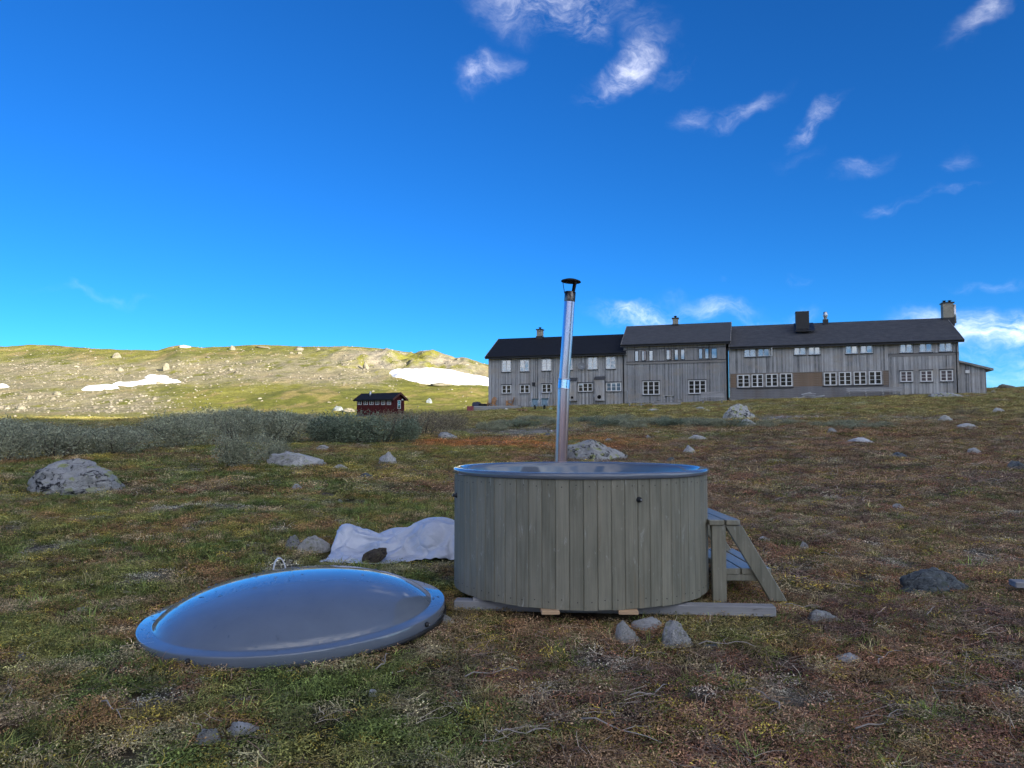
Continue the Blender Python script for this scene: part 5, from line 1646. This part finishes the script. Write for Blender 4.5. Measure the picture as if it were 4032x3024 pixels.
def ground_cover():
    S = clump_sources()
    src = {k: [bpy.data.objects.new(m.name, m) for m in v] for k, v in S.items()}
    rr = np.random.default_rng(77)
    out = {k: [] for k in S}
    bands = [(1.7, 6.0, 1.0, 1.0), (6.0, 11.0, 1.25, .62), (11.0, 24.0, 2.1, .22), (24.0, 46.0, 3.6, .062), (46.0, 86.0, 4.2, .032)]
    for (y0, y1, sc, dn) in bands:
        for kind, per in (('heath', 420), ('grass', 210), ('lichen', 150), ('litter', 80)):
            if (kind == 'litter' and y0 > 20) or (kind == 'lichen' and y0 > 40): continue
            x, y = field(per * dn, y0, y1, rr)
            k = clear_of_things(x, y); x, y = x[k], y[k]
            brown, lich, wet, grav = cover(x, y)
            u = rr.random(len(x)); patch = fbm(x / .8, y / .8, 78, 3)
            gp = smooth(-.15, .35, fbm(x / 1.3, y / 1.3, 79, 3) + .12 * (1 - 2 * brown))
            if kind == 'grass': k = u < (1 - grav) * np.maximum(np.clip(.12 + .9 * gp * (1 - .75 * brown) - lich, .03, 1), wet)
            elif kind == 'heath': k = u < np.clip((.95 - .45 * gp * (1 - brown)) * (1 - .9 * lich) * (1 - .85 * grav), .04, 1) * (1 - .8 * wet)
            elif kind == 'lichen': k = u < np.clip(lich * 1.0 + .05, 0, 1) * (1 - grav)
            else: k = u < np.clip(.15 + brown * .8, 0, 1)
            x, y = x[k], y[k]; n = len(x)
            brown, lich, wet, grav = cover(x, y)
            z = ground(x, y)
            g = ground_color(x, y)
            j = rr.lognormal(-.02, .34, n).clip(.35, 2.3)[:, None]
            if kind == 'grass':
                dry = (rr.random(n) < .20 + .18 * brown)[:, None]
                far = smooth(20, 40, y)[:, None]
                c = np.where(dry, np.array((.46, .37, .18)), np.array((.190, .235, .060)) * (1 - far) + np.array((.30, .275, .08)) * far)
                c = lerp(c, C_WET * 1.25, wet * .9) * j
            elif kind == 'heath':
                pick = rr.random(n)
                c = g * 1.55
                c = np.where((pick < .13)[:, None], np.array((.145, .165, .040)), c)
                c = np.where(((pick > .13) & (pick < .13 + .16 * brown))[:, None], np.array((.32, .15, .085)), c)
                c = np.where((pick > .93)[:, None], np.array((.46, .35, .065)), c)
                c = c * j
            elif kind == 'lichen': c = np.array((.50, .45, .33)) * j * np.where(rr.random(n) < .3, .6, 1.0)[:, None]
            else: c = np.where((rr.random(n) < .3)[:, None], np.array((.33, .27, .20)), np.array((.19, .125, .085))) * j
            s = sc * rr.uniform(.7, 1.35, n)
            zs = s * rr.uniform(.6, 1.1, n) * ((.72 if y0 < 9 else .6 if y0 < 20 else .5) if kind != 'grass' else (.8 if y0 < 9 else .5 if y0 < 20 else .36))
            rot = np.stack([rr.normal(0, .12, n), rr.normal(0, .12, n), rr.uniform(0, 6.28, n)], 1)
            out[kind].append((np.stack([x, y, z], 1), rot, np.stack([s, s, zs], 1), c, rr.integers(0, len(src[kind]), n)))
    lab = {'grass': ('grass', 'short green and straw coloured grass growing through the heath', 'grass'), 'heath': ('heath_plants', 'low olive and reddish brown heath plants covering the ground', 'heath'),
           'lichen': ('lichen', 'pale grey reindeer lichen in patches on the ground', 'lichen'), 'litter': ('dry_stems', 'dry stems and thin twigs lying among the heath', 'dry stems')}
    for k, v in out.items():
        A = [np.concatenate([q[i] for q in v]) for i in range(5)]
        gn_scatter(lab[k][0], src[k], *A, lab[k][1], lab[k][2])
        print('scatter', k, len(A[0]))

ground_cover()

# ---------------------------------------------------------------- loose stones on gravel and scree
def scatter_stones():
    rr = np.random.default_rng(5)
    src = []
    for k in range(5):
        m = rock_mesh(700 + k, 1, 6); m.materials.append(M_rock_inst); src.append(bpy.data.objects.new('small_stone', m))
    # near and mid gravel
    x, y = field(3.0, 12, 85, rr)
    k = clear_of_things(x, y); x, y = x[k], y[k]
    b, l, w, g = cover(x, y)
    keep = rr.random(len(x)) < np.clip(g * .9 + .012 + .10 * w * (y > 20), 0, 1)
    x, y = x[keep], y[keep]
    n = len(x); s = .0035 * y ** .8 * rr.lognormal(0, .5, n) * .75 + .012
    def emit(name, x, y, s, label, pale):
        n = len(x); z = ground(x, y)
        rot = np.stack([rr.normal(0, .3, n), rr.normal(0, .3, n), rr.uniform(0, 6.28, n)], 1)
        scl = np.stack([s * rr.uniform(.8, 1.5, n), s * rr.uniform(.7, 1.1, n), s * rr.uniform(.4, .9, n)], 1)
        c = np.asarray(pale) * rr.uniform(.55, 1.25, n)[:, None]
        gn_scatter(name, src, np.stack([x, y, z - s * .1], 1), rot, scl, c, rr.integers(0, 5, n), label, 'stones')
    emit('loose_stones', x, y, s, 'loose small stones strewn on the gravel and turf below the lodge', (.38, .365, .34))
    # hillside scree
    x = rr.uniform(-235, 10, 60000); y = rr.uniform(122, 310, 60000)
    a = x / y; t = (y - 118) / 182; k = np.abs(a) < .8; x, y, a, t = x[k], y[k], a[k], t[k]
    h2 = fbm(x / 9, y / 12, 82, 3)
    d = .9 * np.exp(-((t - .57) / .14) ** 2) * smooth(-.13, -.2, a) + np.exp(-((t - .22) / .12) ** 2) * smooth(-.36, -.52, a) + .6 * np.exp(-((t - .75) / .12) ** 2) * np.exp(-((a + .14) / .1) ** 2) + .045 + .25 * smooth(.96, 1, t)
    keep = rr.random(len(x)) < np.clip(d * smooth(-.5, .25, h2 + .1), 0, 1) * .5
    x, y = x[keep], y[keep]; n = len(x)
    emit('scree', x, y, .17 * rr.lognormal(0, .5, n), 'field of pale broken rock on the sunlit hillside', (.225, .205, .16))
    print('scree', n)
_tr = NT('loose_stone'); _n = _tr.noise(_tr.coord('Object'), 3, 5, .6)
_vm = _tr.node('ShaderNodeVectorMath', operation='SCALE'); _tr.l.new(_tr.attr('tint', 'INSTANCER'), _vm.inputs[0]); _tr.l.new(_tr.mapr(_n, .3, .7, .7, 1.25), _vm.inputs['Scale'])
_tr.set(_vm.outputs[0], .9, .15); M_rock_inst = _tr.m
scatter_stones()

# ---------------------------------------------------------------- willow bushes
M_willow = leaf_mat('willow_leaf', base=(.37, .37, .235), var=.28, trans=.2)
M_willow_g = leaf_mat('green_willow_leaf', base=(.24, .285, .185), var=.28, trans=.2)
M_willow_b = leaf_mat('brown_birch_leaf', base=(.31, .255, .155), var=.30, trans=.2)
M_twig = plain('grey_twig', (.13, .11, .09), .9, .1)
def bush_mesh(seed, nleaf, mat, rx=1.0, h=1.0, ll=.060, lw=.026):
    """unit bush: about 2 across and 1 high"""
    rr = np.random.default_rng(seed)
    lobes = 9
    cx = np.stack([rr.uniform(-.62, .62, lobes), rr.uniform(-.55, .55, lobes), rr.uniform(.30, .58, lobes)], 1)
    cr = rr.uniform(.28, .44, lobes)
    pick = rr.integers(0, lobes, nleaf)
    d = rr.normal(size=(nleaf, 3)); d /= np.linalg.norm(d, axis=1, keepdims=True)
    rad = cr[pick] * (.45 + .62 * rr.random(nleaf) ** .45)
    C = cx[pick] + d * rad[:, None] * np.array([1.0, 1.0, 1.05])
    C[:, 2] = np.clip(C[:, 2], .02, None)
    # shoots poking out on top
    ns = nleaf // 9
    sp = rr.integers(0, lobes, ns // 8); base = cx[sp] + np.stack([rr.normal(0, .16, len(sp)), rr.normal(0, .16, len(sp)), cr[sp] * .8], 1)
    sd = np.stack([rr.normal(0, .35, len(sp)), rr.normal(0, .35, len(sp)), np.ones(len(sp))], 1); sl = rr.uniform(.12, .30, len(sp))
    SC = (base[:, None] + sd[:, None] * (sl[:, None] * np.linspace(0, 1, 8))[..., None]).reshape(-1, 3)
    SD = np.repeat(sd, 8, 0) * .6 + rr.normal(0, .6, (len(SC), 3))
    D = d * .5 + rr.normal(0, .55, (nleaf, 3)) + np.array([0, 0, .45])
    C = np.concatenate([C, SC]); D = np.concatenate([D, SD])
    n = len(C)
    V, F = leaves(C, D, rr.normal(size=(n, 3)) + np.array([0, 0, .6]), ll * rr.uniform(.6, 1.3, n), lw * rr.uniform(.7, 1.2, n))
    tone = np.clip(.45 + .35 * rr.normal(size=n) * .6 + .3 * fbm(C[:, 0] * 3, C[:, 1] * 3 + C[:, 2] * 2, seed, 2), 0, 1)
    return mesh_from([(V, F, tone)], 'foliage', mat)
def stems_mesh(seed):
    rr = random.Random(seed); mb = MB()
    for k in range(10):
        a = rr.uniform(0, 6.28); r = rr.uniform(.3, .7)
        p = [(.05 * math.cos(a), .05 * math.sin(a), -.08), (r * .4 * math.cos(a), r * .4 * math.sin(a), .22), (r * .8 * math.cos(a + .2), r * .8 * math.sin(a + .2), .5), (r * math.cos(a + .3), r * math.sin(a + .3), .78)]
        mb.tube(p, [.018, .013, .009, .004], 5, cap=False)
    return mb.mesh('stems', M_twig)
B_grey = [bush_mesh(40 + k, 5200, M_willow) for k in range(5)]
B_green = [bush_mesh(60 + k, 6500, M_willow_g) for k in range(2)]
B_brown = [bush_mesh(70 + k, 4200, M_willow_b, ll=.045, lw=.022) for k in range(3)]
B_stem = [stems_mesh(k) for k in range(4)]
bc = random.Random(21)
def bush(px, Y, h, w, meshes, name, label, cat, group=None, x=None):
    X = (px - W0 / 2) / F0 * Y if x is None else x
    o = empty(name, (X, Y, g1(X, Y) - .03), bc.uniform(0, 6.28), label, cat, group)
    o.scale = (w / 2, w / 2 * bc.uniform(.85, 1.1), h)
    link('foliage', bc.choice(meshes), o); link('stems', bc.choice(B_stem), o)
    return o
FRONT = [(-300, 1845), (0, 1835), (200, 1828), (400, 1815), (560, 1798), (700, 1768), (900, 1752), (1000, 1756), (1150, 1752), (1290, 1748)]
TOPS = [(-300, 1660), (0, 1652), (150, 1650), (300, 1660), (450, 1668), (600, 1650), (700, 1625), (800, 1612), (900, 1602), (1000, 1612), (1100, 1612), (1200, 1622), (1290, 1640)]
def thicket():
    cnt = []; ORD = ['first', 'second', 'third', 'fourth', 'fifth', 'sixth', 'seventh', 'eighth', 'ninth', 'tenth', 'eleventh', 'twelfth']
    for fi, fk in enumerate((1.0, 1.22, 1.5, 1.85, 2.3, 2.9)):
        px = -280 + 40 * fi
        while px < 1330:
            yf = hit(px, np.interp(px, [p[0] for p in FRONT], [p[1] for p in FRONT])).y
            Y = (yf + .8) * fk * bc.uniform(.96, 1.05)
            w = bc.uniform(1.7, 2.6) * (1 + .12 * fi)
            tr = np.interp(px, [p[0] for p in TOPS], [p[1] for p in TOPS]) + bc.uniform(-6, 14)
            X = (px - W0 / 2) / F0 * Y
            h = at(px, tr, Y).z - g1(X, Y)
            h = min(h, bc.uniform(.95, 1.15) + .13 * fi) / 1.05
            if h > .38 and Y < 78:
                if fi == 0: cnt.append(1)
                lab = 'front row willow bush of the left thicket, %s from the left edge' % ORD[len(cnt) - 1] if fi == 0 else 'grey green willow bush further back in the thicket on the left'
                bush(px, Y, h, max(w, h * 1.7), B_grey, 'willow_bush', lab, 'bush', 'willow thicket front row' if fi == 0 else 'willow thicket further back')
            px += w * .62 / Y * F0
thicket()
yb = hit(880, 1848).y
bush(955, yb + .5, .62, 1.35, B_grey, 'willow_bush', 'small willow bush standing forward, left of the long flat slab', 'bush')
bush(1080, yb + 1.6, .46, 1.0, B_grey, 'willow_bush', 'smallest willow bush, right behind the long flat slab', 'bush')
yg = hit(1450, 1756).y
bush(1390, yg + 1.0, .86, 2.5, B_green, 'willow_bush', 'deep green willow bush below the red hut, left half', 'bush')
bush(1515, yg + 1.2, .80, 2.2, B_green, 'willow_bush', 'deep green willow bush below the red hut, right half', 'bush')
for k, (px, row, h, w) in enumerate([(1600, 1725, .85, 2.3), (1680, 1712, .8, 2.6), (1765, 1700, .75, 2.4), (1640, 1690, .8, 3.0), (1740, 1680, .7, 2.8), (1560, 1690, .8, 2.6)]):
    bush(px, hit(px, row).y, h, w, B_brown, 'birch_scrub', 'brownish birch scrub between the red hut and the gravel', 'scrub', 'brownish birch scrub')
for k in range(30):
    px = bc.uniform(1930, 2920); row = bc.uniform(1655, 1690) if px > 2080 else bc.uniform(1660, 1700)
    if 2800 < px < 3000 and row > 1640: row = max(row, 1672)
    bush(px, hit(px, row).y, bc.uniform(.24, .42), bc.uniform(1.0, 1.9), B_grey if k % 3 else B_green, 'low_willow', 'knee high grey green willow on the slope below the lodge', 'shrub', 'low willows below the lodge')
for k in range(16):
    px = bc.uniform(2950, 3550); row = bc.uniform(1668, 1690)
    bush(px, hit(px, row).y, bc.uniform(.16, .28), bc.uniform(.8, 1.4), B_grey, 'low_willow', 'ankle high grey green willow along the gravel track', 'shrub', 'low willows along the gravel track')

# ---------------------------------------------------------------- bigger dry twigs lying in the heath
tw_ = random.Random(4)
M_twig2 = plain('bleached_twig', (.34, .30, .26), .9, .1, var=.3)
def twig(px, py, ln, ang, label, fork=True, rad=.0042):
    p = hit(px, py); mb = MB(); a = ang
    pts = []; q = Vector((0, 0, 0))
    for k in range(7):
        wx, wy = p.x + q.x, p.y + q.y
        pts.append(Vector((q.x, q.y, g1(wx, wy) - p.z + .035 + .012 * math.sin(k * 1.7))))
        a += tw_.uniform(-.35, .35); q = q + Vector((math.cos(a), math.sin(a), 0)) * (ln / 6)
    mb.tube(pts, [rad * (1 - .1 * k) for k in range(7)], 6)
    if fork:
        b = pts[3]; a2 = ang + .9
        mb.tube([b, b + Vector((math.cos(a2), math.sin(a2), .05)) * ln * .2, b + Vector((math.cos(a2 - .3), math.sin(a2 - .3), .03)) * ln * .38], [rad * .7, rad * .5, rad * .25], 5)
    o = mb.build('twig', M_twig2, None, loc=p)
    tag(o, label, 'twig')
for (px, py, ln, an, lab) in [(2750, 2560, .5, .6, 'forked pale twig on the heath below the beam'), (3090, 2400, .35, -.5, 'thin twig leaning on the right end of the beam'),
                              (3070, 2820, .45, 1.45, 'broken twig standing up in the lower right heath'), (3370, 2900, .55, .15, 'bent grey twig near the bottom right'),
                              (2290, 2860, .55, -.35, 'long curved twig near the bottom, right of the bare soil'), (2480, 2765, .4, .3, 'forked pale twig in the middle foreground'),
                              (1830, 2690, .45, .5, 'crossed grey twig in the grass below the lid'), (1960, 2915, .35, .1, 'straight pale twig on the bare dark soil'),
                              (400, 2790, .35, -.5, 'curved dry twig in the grass at lower left'), (3235, 2190, .4, -1.2, 'thin white twig in the heath right of the step stool'),
                              (3460, 2640, .5, 1.3, 'dry upright branching twig right of the lone white stone'), (3650, 2440, .4, .4, 'forked twig below the long dark blue boulder'),
                              (1480, 2660, .4, 1.2, 'reddish twig standing just below the lid'), (560, 1890, .5, -.9, 'bare branch arching over the right side of the large lichen spotted boulder')]:
    twig(px, py, ln * .72, an, lab)

# ================================================================== things standing by the lodge
def lw(s, t): return Vector((PA.x + FE.x * s + FN.x * t, PA.y + FE.y * s + FN.y * t, 0))
def lodge_thing(name, px, row, label, cat, group=None, turn=0.0, yfix=None):
    """an empty on the ground at a photo pixel, turned with the lodge front"""
    p = hit(px, row) if yfix is None else at(px, row, yfix)
    s = (p.x - PA.x) * FE.x + (p.y - PA.y) * FE.y; t = (p.x - PA.x) * FN.x + (p.y - PA.y) * FN.y
    if t > -.45:
        q = lw(s, -.45); p = Vector((q.x, q.y, 0))
    z = g1(p.x, p.y) + .04
    return empty(name, (p.x, p.y, z), F_ANG + turn, label, cat, group), p
M_oldwood = wood_boards('old_bench_wood', (.18, .18, .18), (.56, .54, .51), 'x')
M_chair = wood_boards('orange_brown_wood', (.34, .17, .075), (.58, .33, .16), 'z')
M_navy = plain('navy_cover', (.030, .036, .060), .5, .4, var=.3)
M_redpl = plain('faded_red_plastic', (.32, .09, .09), .6, .3)
M_barrow = plain('blue_grey_barrow_paint', (.20, .30, .36), .5, .4, var=.25)
M_rubber = plain('black_rubber', (.02, .02, .02), .8, .2)

# deck
dp0, dp1 = at(1851, 1620, 76.2), at(2036, 1619, 74.6)
dk_s0 = (dp0.x - PA.x) * FE.x + (dp0.y - PA.y) * FE.y; dk_s1 = (dp1.x - PA.x) * FE.x + (dp1.y - PA.y) * FE.y
dk_t = (dp0.x - PA.x) * FN.x + (dp0.y - PA.y) * FN.y
dz_top = (at(1900, 1599.5, dp0.y).z + at(2020, 1598, dp1.y).z) / 2
o0 = lw(dk_s0, dk_t)
deck = empty('deck', (o0.x, o0.y, 0), F_ANG, 'low grey wooden deck at the left end of the lodge', 'deck')
DL = dk_s1 - dk_s0; DD = -dk_t - .1
mb = MB(); nb = int(DD / .14)
for k in range(nb):
    mb.box(0, DL, .02 + k * .14, .02 + k * .14 + .125, dz_top - .045, dz_top)
ob = mb.build('deck_boards', M_oldwood, deck); ob['kind'] = 'stuff'
MB().box(-.02, DL + .02, -.03, .015, dz_top - .24, dz_top + .004).build('fascia_board', M_oldwood, deck)
MB().box(.1, DL + .25, -.10, -.035, dz_top - .46, dz_top - .27).build('fascia_board', M_oldwood, deck)
MB().box(DL - .0, DL + .04, .02, DD, dz_top - .24, dz_top + .002).build('end_board', M_oldwood, deck)
for k in range(5):
    MB().box(.2 + k * (DL - .5) / 4, .34 + k * (DL - .5) / 4, .1, .24, dz_top - 1.2, dz_top - .25).build('post', M_oldwood, deck)
rl = MB().tube([(DL + .35, .1, dz_top - .9), (DL + .35, .1, dz_top + .0), (DL + .02, .1, dz_top + .03)], .02, 6).build('hand_rail', M_black, deck)

def garden_chair(px, turn, label):
    Y = 75.9
    p = at(px, 1598, Y)
    c = empty('garden_chair', (p.x, p.y + 1.0, dz_top + .002), F_ANG + turn, label, 'chair', 'wooden chairs on the deck')
    for k in range(4):
        MB().bar((-.26, -.28 + k * .14, .36 - k * .035), (.26, -.28 + k * .14, .36 - k * .035), .12, .02).build('seat_slat', M_chair, c)
    for k in range(5):
        x = -.22 + k * .11; h = .98 - .035 * (k - 2) ** 2
        MB().bar((x, .22, .26), (x * 1.12, .42, h), .095, .02, (0, -1, .2)).build('back_slat', M_chair, c)
    for s_ in (-1, 1):
        MB().box(s_ * .36 - .07, s_ * .36 + .07, -.40, .34, .56, .58).build('armrest', M_chair, c)
        MB().box(s_ * .31 - .02, s_ * .31 + .02, -.36, -.26, 0, .56).build('leg', M_chair, c)
        MB().bar((s_ * .29, -.34, .34), (s_ * .29, .45, .03), .03, .10).build('leg', M_chair, c)
garden_chair(1936, math.radians(-18), 'orange brown wooden garden chair on the deck, seen from the front')
garden_chair(2008, math.radians(-82), 'orange brown wooden garden chair on the deck, seen from the side')
def cover(px0, px1, r0, r1, label, mat, name):
    Y = 76.8; a, b = at(px0, r1, Y), at(px1, r0, Y)
    w = b.x - a.x; h = max(b.z - dz_top, .2)
    n = 20; U, V = np.meshgrid(np.linspace(-1, 1, n), np.linspace(-1, 1, n))
    E = np.clip(1 - np.maximum(np.abs(U), np.abs(V)) ** 6, 0, 1)
    Z = h * E ** .4 * (.85 + .15 * fbm(U * 1.6 + px0, V * 1.6, 3, 3)) + .04 * fbm(U * 4, V * 4 + px0, 5, 2)
    Z = np.where(E <= 0, 0, np.maximum(Z, 0))
    me = grid_mesh(name, np.stack([U * w / 2, V * .45, Z], -1), mat)
    o = link(name, me, None, ((a.x + b.x) / 2, Y + .5, dz_top + .003), (0, 0, F_ANG)); tag(o, label, 'cover')
cover(1862, 1890, 1580, 1598, 'dark blue covered heap on the left end of the deck', M_navy, 'covered_heap')
cover(1889, 1921, 1588, 1598, 'low black cover between the blue heap and the chair', M_rubber, 'covered_heap')
p = at(1852, 1604, 75.6)
cr = MB().box(-.28, .28, -.2, .2, 0, .03).box(-.28, -.25, -.2, .2, .03, .62).box(.25, .28, -.2, .2, .03, .62).box(-.25, .25, -.2, -.17, .03, .62).box(-.25, .25, .17, .2, .03, .62).build('crate', M_redpl, None, bevel=.006, loc=(p.x, p.y, g1(p.x, p.y)), rot=(0, 0, F_ANG))
tag(cr, 'faded red crate standing at the left end of the deck', 'crate')

def wheelbarrow(px, row, label):
    w, p = lodge_thing('wheelbarrow', px, row, label, 'wheelbarrow', 'wheelbarrows leaning on the lodge')
    # stood on its nose against the wall: the tray faces out
    tv = [(-.30, -.05, .30), (.30, -.05, .30), (.34, .10, .95), (-.34, .10, .95), (-.20, .16, .38), (.20, .16, .38), (.24, .26, .85), (-.24, .26, .85)]
    MB().add(tv, [(4, 5, 6, 7), (0, 4, 7, 3), (1, 2, 6, 5), (0, 1, 5, 4), (3, 7, 6, 2)]).build('tray', M_barrow, w)
    for s_ in (-1, 1):
        MB().tube([(s_ * .10, -.02, .12), (s_ * .26, .0, .5), (s_ * .33, .16, 1.0), (s_ * .35, .30, 1.55)], .02, 7).build('handle', M_steel, w)
        MB().tube([(s_ * .24, .0, .75), (s_ * .34, -.35, .68), (s_ * .34, -.36, .45)], .015, 6).build('leg', M_steel, w)
    a = [(.0 + .04 * 0, .19 * math.cos(k * math.pi / 10), .19 + .19 * math.sin(k * math.pi / 10)) for k in range(21)]
    MB().tube([(x, y - .02, z) for (x, y, z) in a], .045, 8, cap=False).build('wheel', M_rubber, w)
wheelbarrow(2106, 1616, 'blue grey wheelbarrow leaning on the lodge wall, the left of two')
wheelbarrow(2144, 1615, 'blue grey wheelbarrow leaning on the lodge wall, the right of two')
b_, p = lodge_thing('broom', 2182, 1614, 'pale broom leaning on the lodge wall right of the wheelbarrows', 'broom')
MB().tube([(-.25, -.05, .12), (.35, .25, 1.15)], .016, 6).build('handle', M_newwood, b_)
MB().add([(-.42, -.14, .0), (-.12, -.14, .0), (-.12, .02, .0), (-.42, .02, .0), (-.34, -.10, .16), (-.18, -.10, .16), (-.18, -.02, .16), (-.34, -.02, .16)],
         [(3, 2, 1, 0), (4, 5, 6, 7), (0, 1, 5, 4), (1, 2, 6, 5), (2, 3, 7, 6), (3, 0, 4, 7)]).build('bristles', plain('pale_green_bristle', (.34, .40, .26), .8, .1), b_)
pl, p = lodge_thing('pallet', 2058, 1620, 'small fresh wood pallet lying at the right end of the deck', 'pallet')
for k in range(5): MB().box(-.38, .38, -.34 + k * .15, -.23 + k * .15, .12, .145).build('board', M_newwood, pl)
for k in range(3): MB().box(-.36 + k * .31, -.26 + k * .31, -.34, .37, .0, .118).build('bearer', M_newwood, pl)

def bench(px, row, width, label, back=3, legs=2, h=.44):
    b, p = lodge_thing('bench', px, row, label, 'bench', 'benches along the lodge')
    z0 = max(.0, 0)
    for k in range(2): MB().box(-width / 2, width / 2, -.42 + k * .2, -.24 + k * .2, h - .045, h).build('seat_board', M_oldwood, b)
    for k in range(back):
        z = h + .08 + k * .16
        MB().box(-width / 2, width / 2, .02 + k * .03, .06 + k * .03, z, z + .13).build('back_board', M_oldwood, b)
    n = legs
    for k in range(n):
        x = -width / 2 + .2 + k * (width - .4) / (n - 1)
        MB().box(x - .05, x + .05, -.36, -.26, -.15, h - .046).build('leg', M_oldwood, b)
        MB().bar((x, .0, -.15), (x, .10, h + back * .16 + .05), .09, .05, (0, 1, 0)).build('back_post', M_oldwood, b)
    return b
bench(c2(1122, 0)[0], 1590, 225 * .36166 / F0 * 71.5, 'plain grey bench with slatted back under the middle building', 3, 2)
bench(c3(813, 0)[0], 1565.5, 460 * .42134 / F0 * 67.5, 'long double grey bench under the brown boards of the right hand building', 2, 4, .46)
tb, p = lodge_thing('picnic_table', c2(645, 0)[0], 1596.5, 'grey picnic table with side benches before the middle building', 'picnic table')
for k in range(5): MB().box(-.40, .42, -.65 + k * .26, -.42 + k * .26, .72, .76).build('top_board', M_oldwood, tb)
for s_ in (-1, 1):
    for k in range(2): MB().box(s_ * .92 - .13 + k * .14, s_ * .92 - .01 + k * .14, -.65, .65, .40, .44).build('bench_board', M_oldwood, tb)
    MB().box(s_ * .92 - .10, s_ * .92 + .08, -.60, -.54, -.15, .398).build('leg', M_oldwood, tb)
    MB().box(s_ * .28 - .07, s_ * .28 + .07, -.60, -.50, -.15, .718).build('leg', M_oldwood, tb)
    MB().box(s_ * .28 - .07, s_ * .28 + .07, .50, .60, -.15, .718).build('leg', M_oldwood, tb)
MB().box(-1.15, 1.05, -.64, -.60, .02, .20).build('foot_board', M_oldwood, tb)
lr, p = lodge_thing('low_rail', c2(345, 0)[0], 1600, 'low grey wooden rail on posts before the middle building', 'rail')
Wd = 290 * .36166 / F0 * 73.5
MB().box(-Wd / 2, Wd / 2, -.06, .10, .36, .41).build('top_board', M_oldwood, lr)
for k in range(3): MB().box(-Wd * .40 + k * Wd * .38, -Wd * .40 + .10 + k * Wd * .38, -.04, .06, -.2, .358).build('post', M_oldwood, lr)
MB().bar((-Wd * .40, .0, -.02), (Wd * .42, .0, .26), .04, .06).build('brace', M_oldwood, lr)
wp, p = lodge_thing('wood_heap', c3(205, 0)[0], 1571, 'heap of bleached boards and sticks in front of the brown boards', 'wood heap')
M_bleach = wood_boards('bleached_board', (.48, .48, .49), (.80, .79, .77), 'x')
hw = random.Random(8)
for k in range(26):
    a = hw.uniform(-.5, .5); L = hw.uniform(.6, 1.5); x = hw.uniform(-.8, .7); z = (1 - abs(x)) * hw.uniform(.05, .75)
    MB().bar((x - L / 2 * math.cos(a), hw.uniform(-.5, .1), z - .1), (x + L / 2 * math.cos(a), hw.uniform(-.4, .2), z + .5 * math.sin(a) * .5), hw.uniform(.06, .16), .03).build('stick', M_bleach, wp)
bush(3805, hit(3805, 1636).y, .42, 1.5, B_brown, 'hollow_stand_in', 'brown bush standing in for the dark peat hollow below the lean-to', 'tussock')  # brown bush put in place of a dark peat hollow
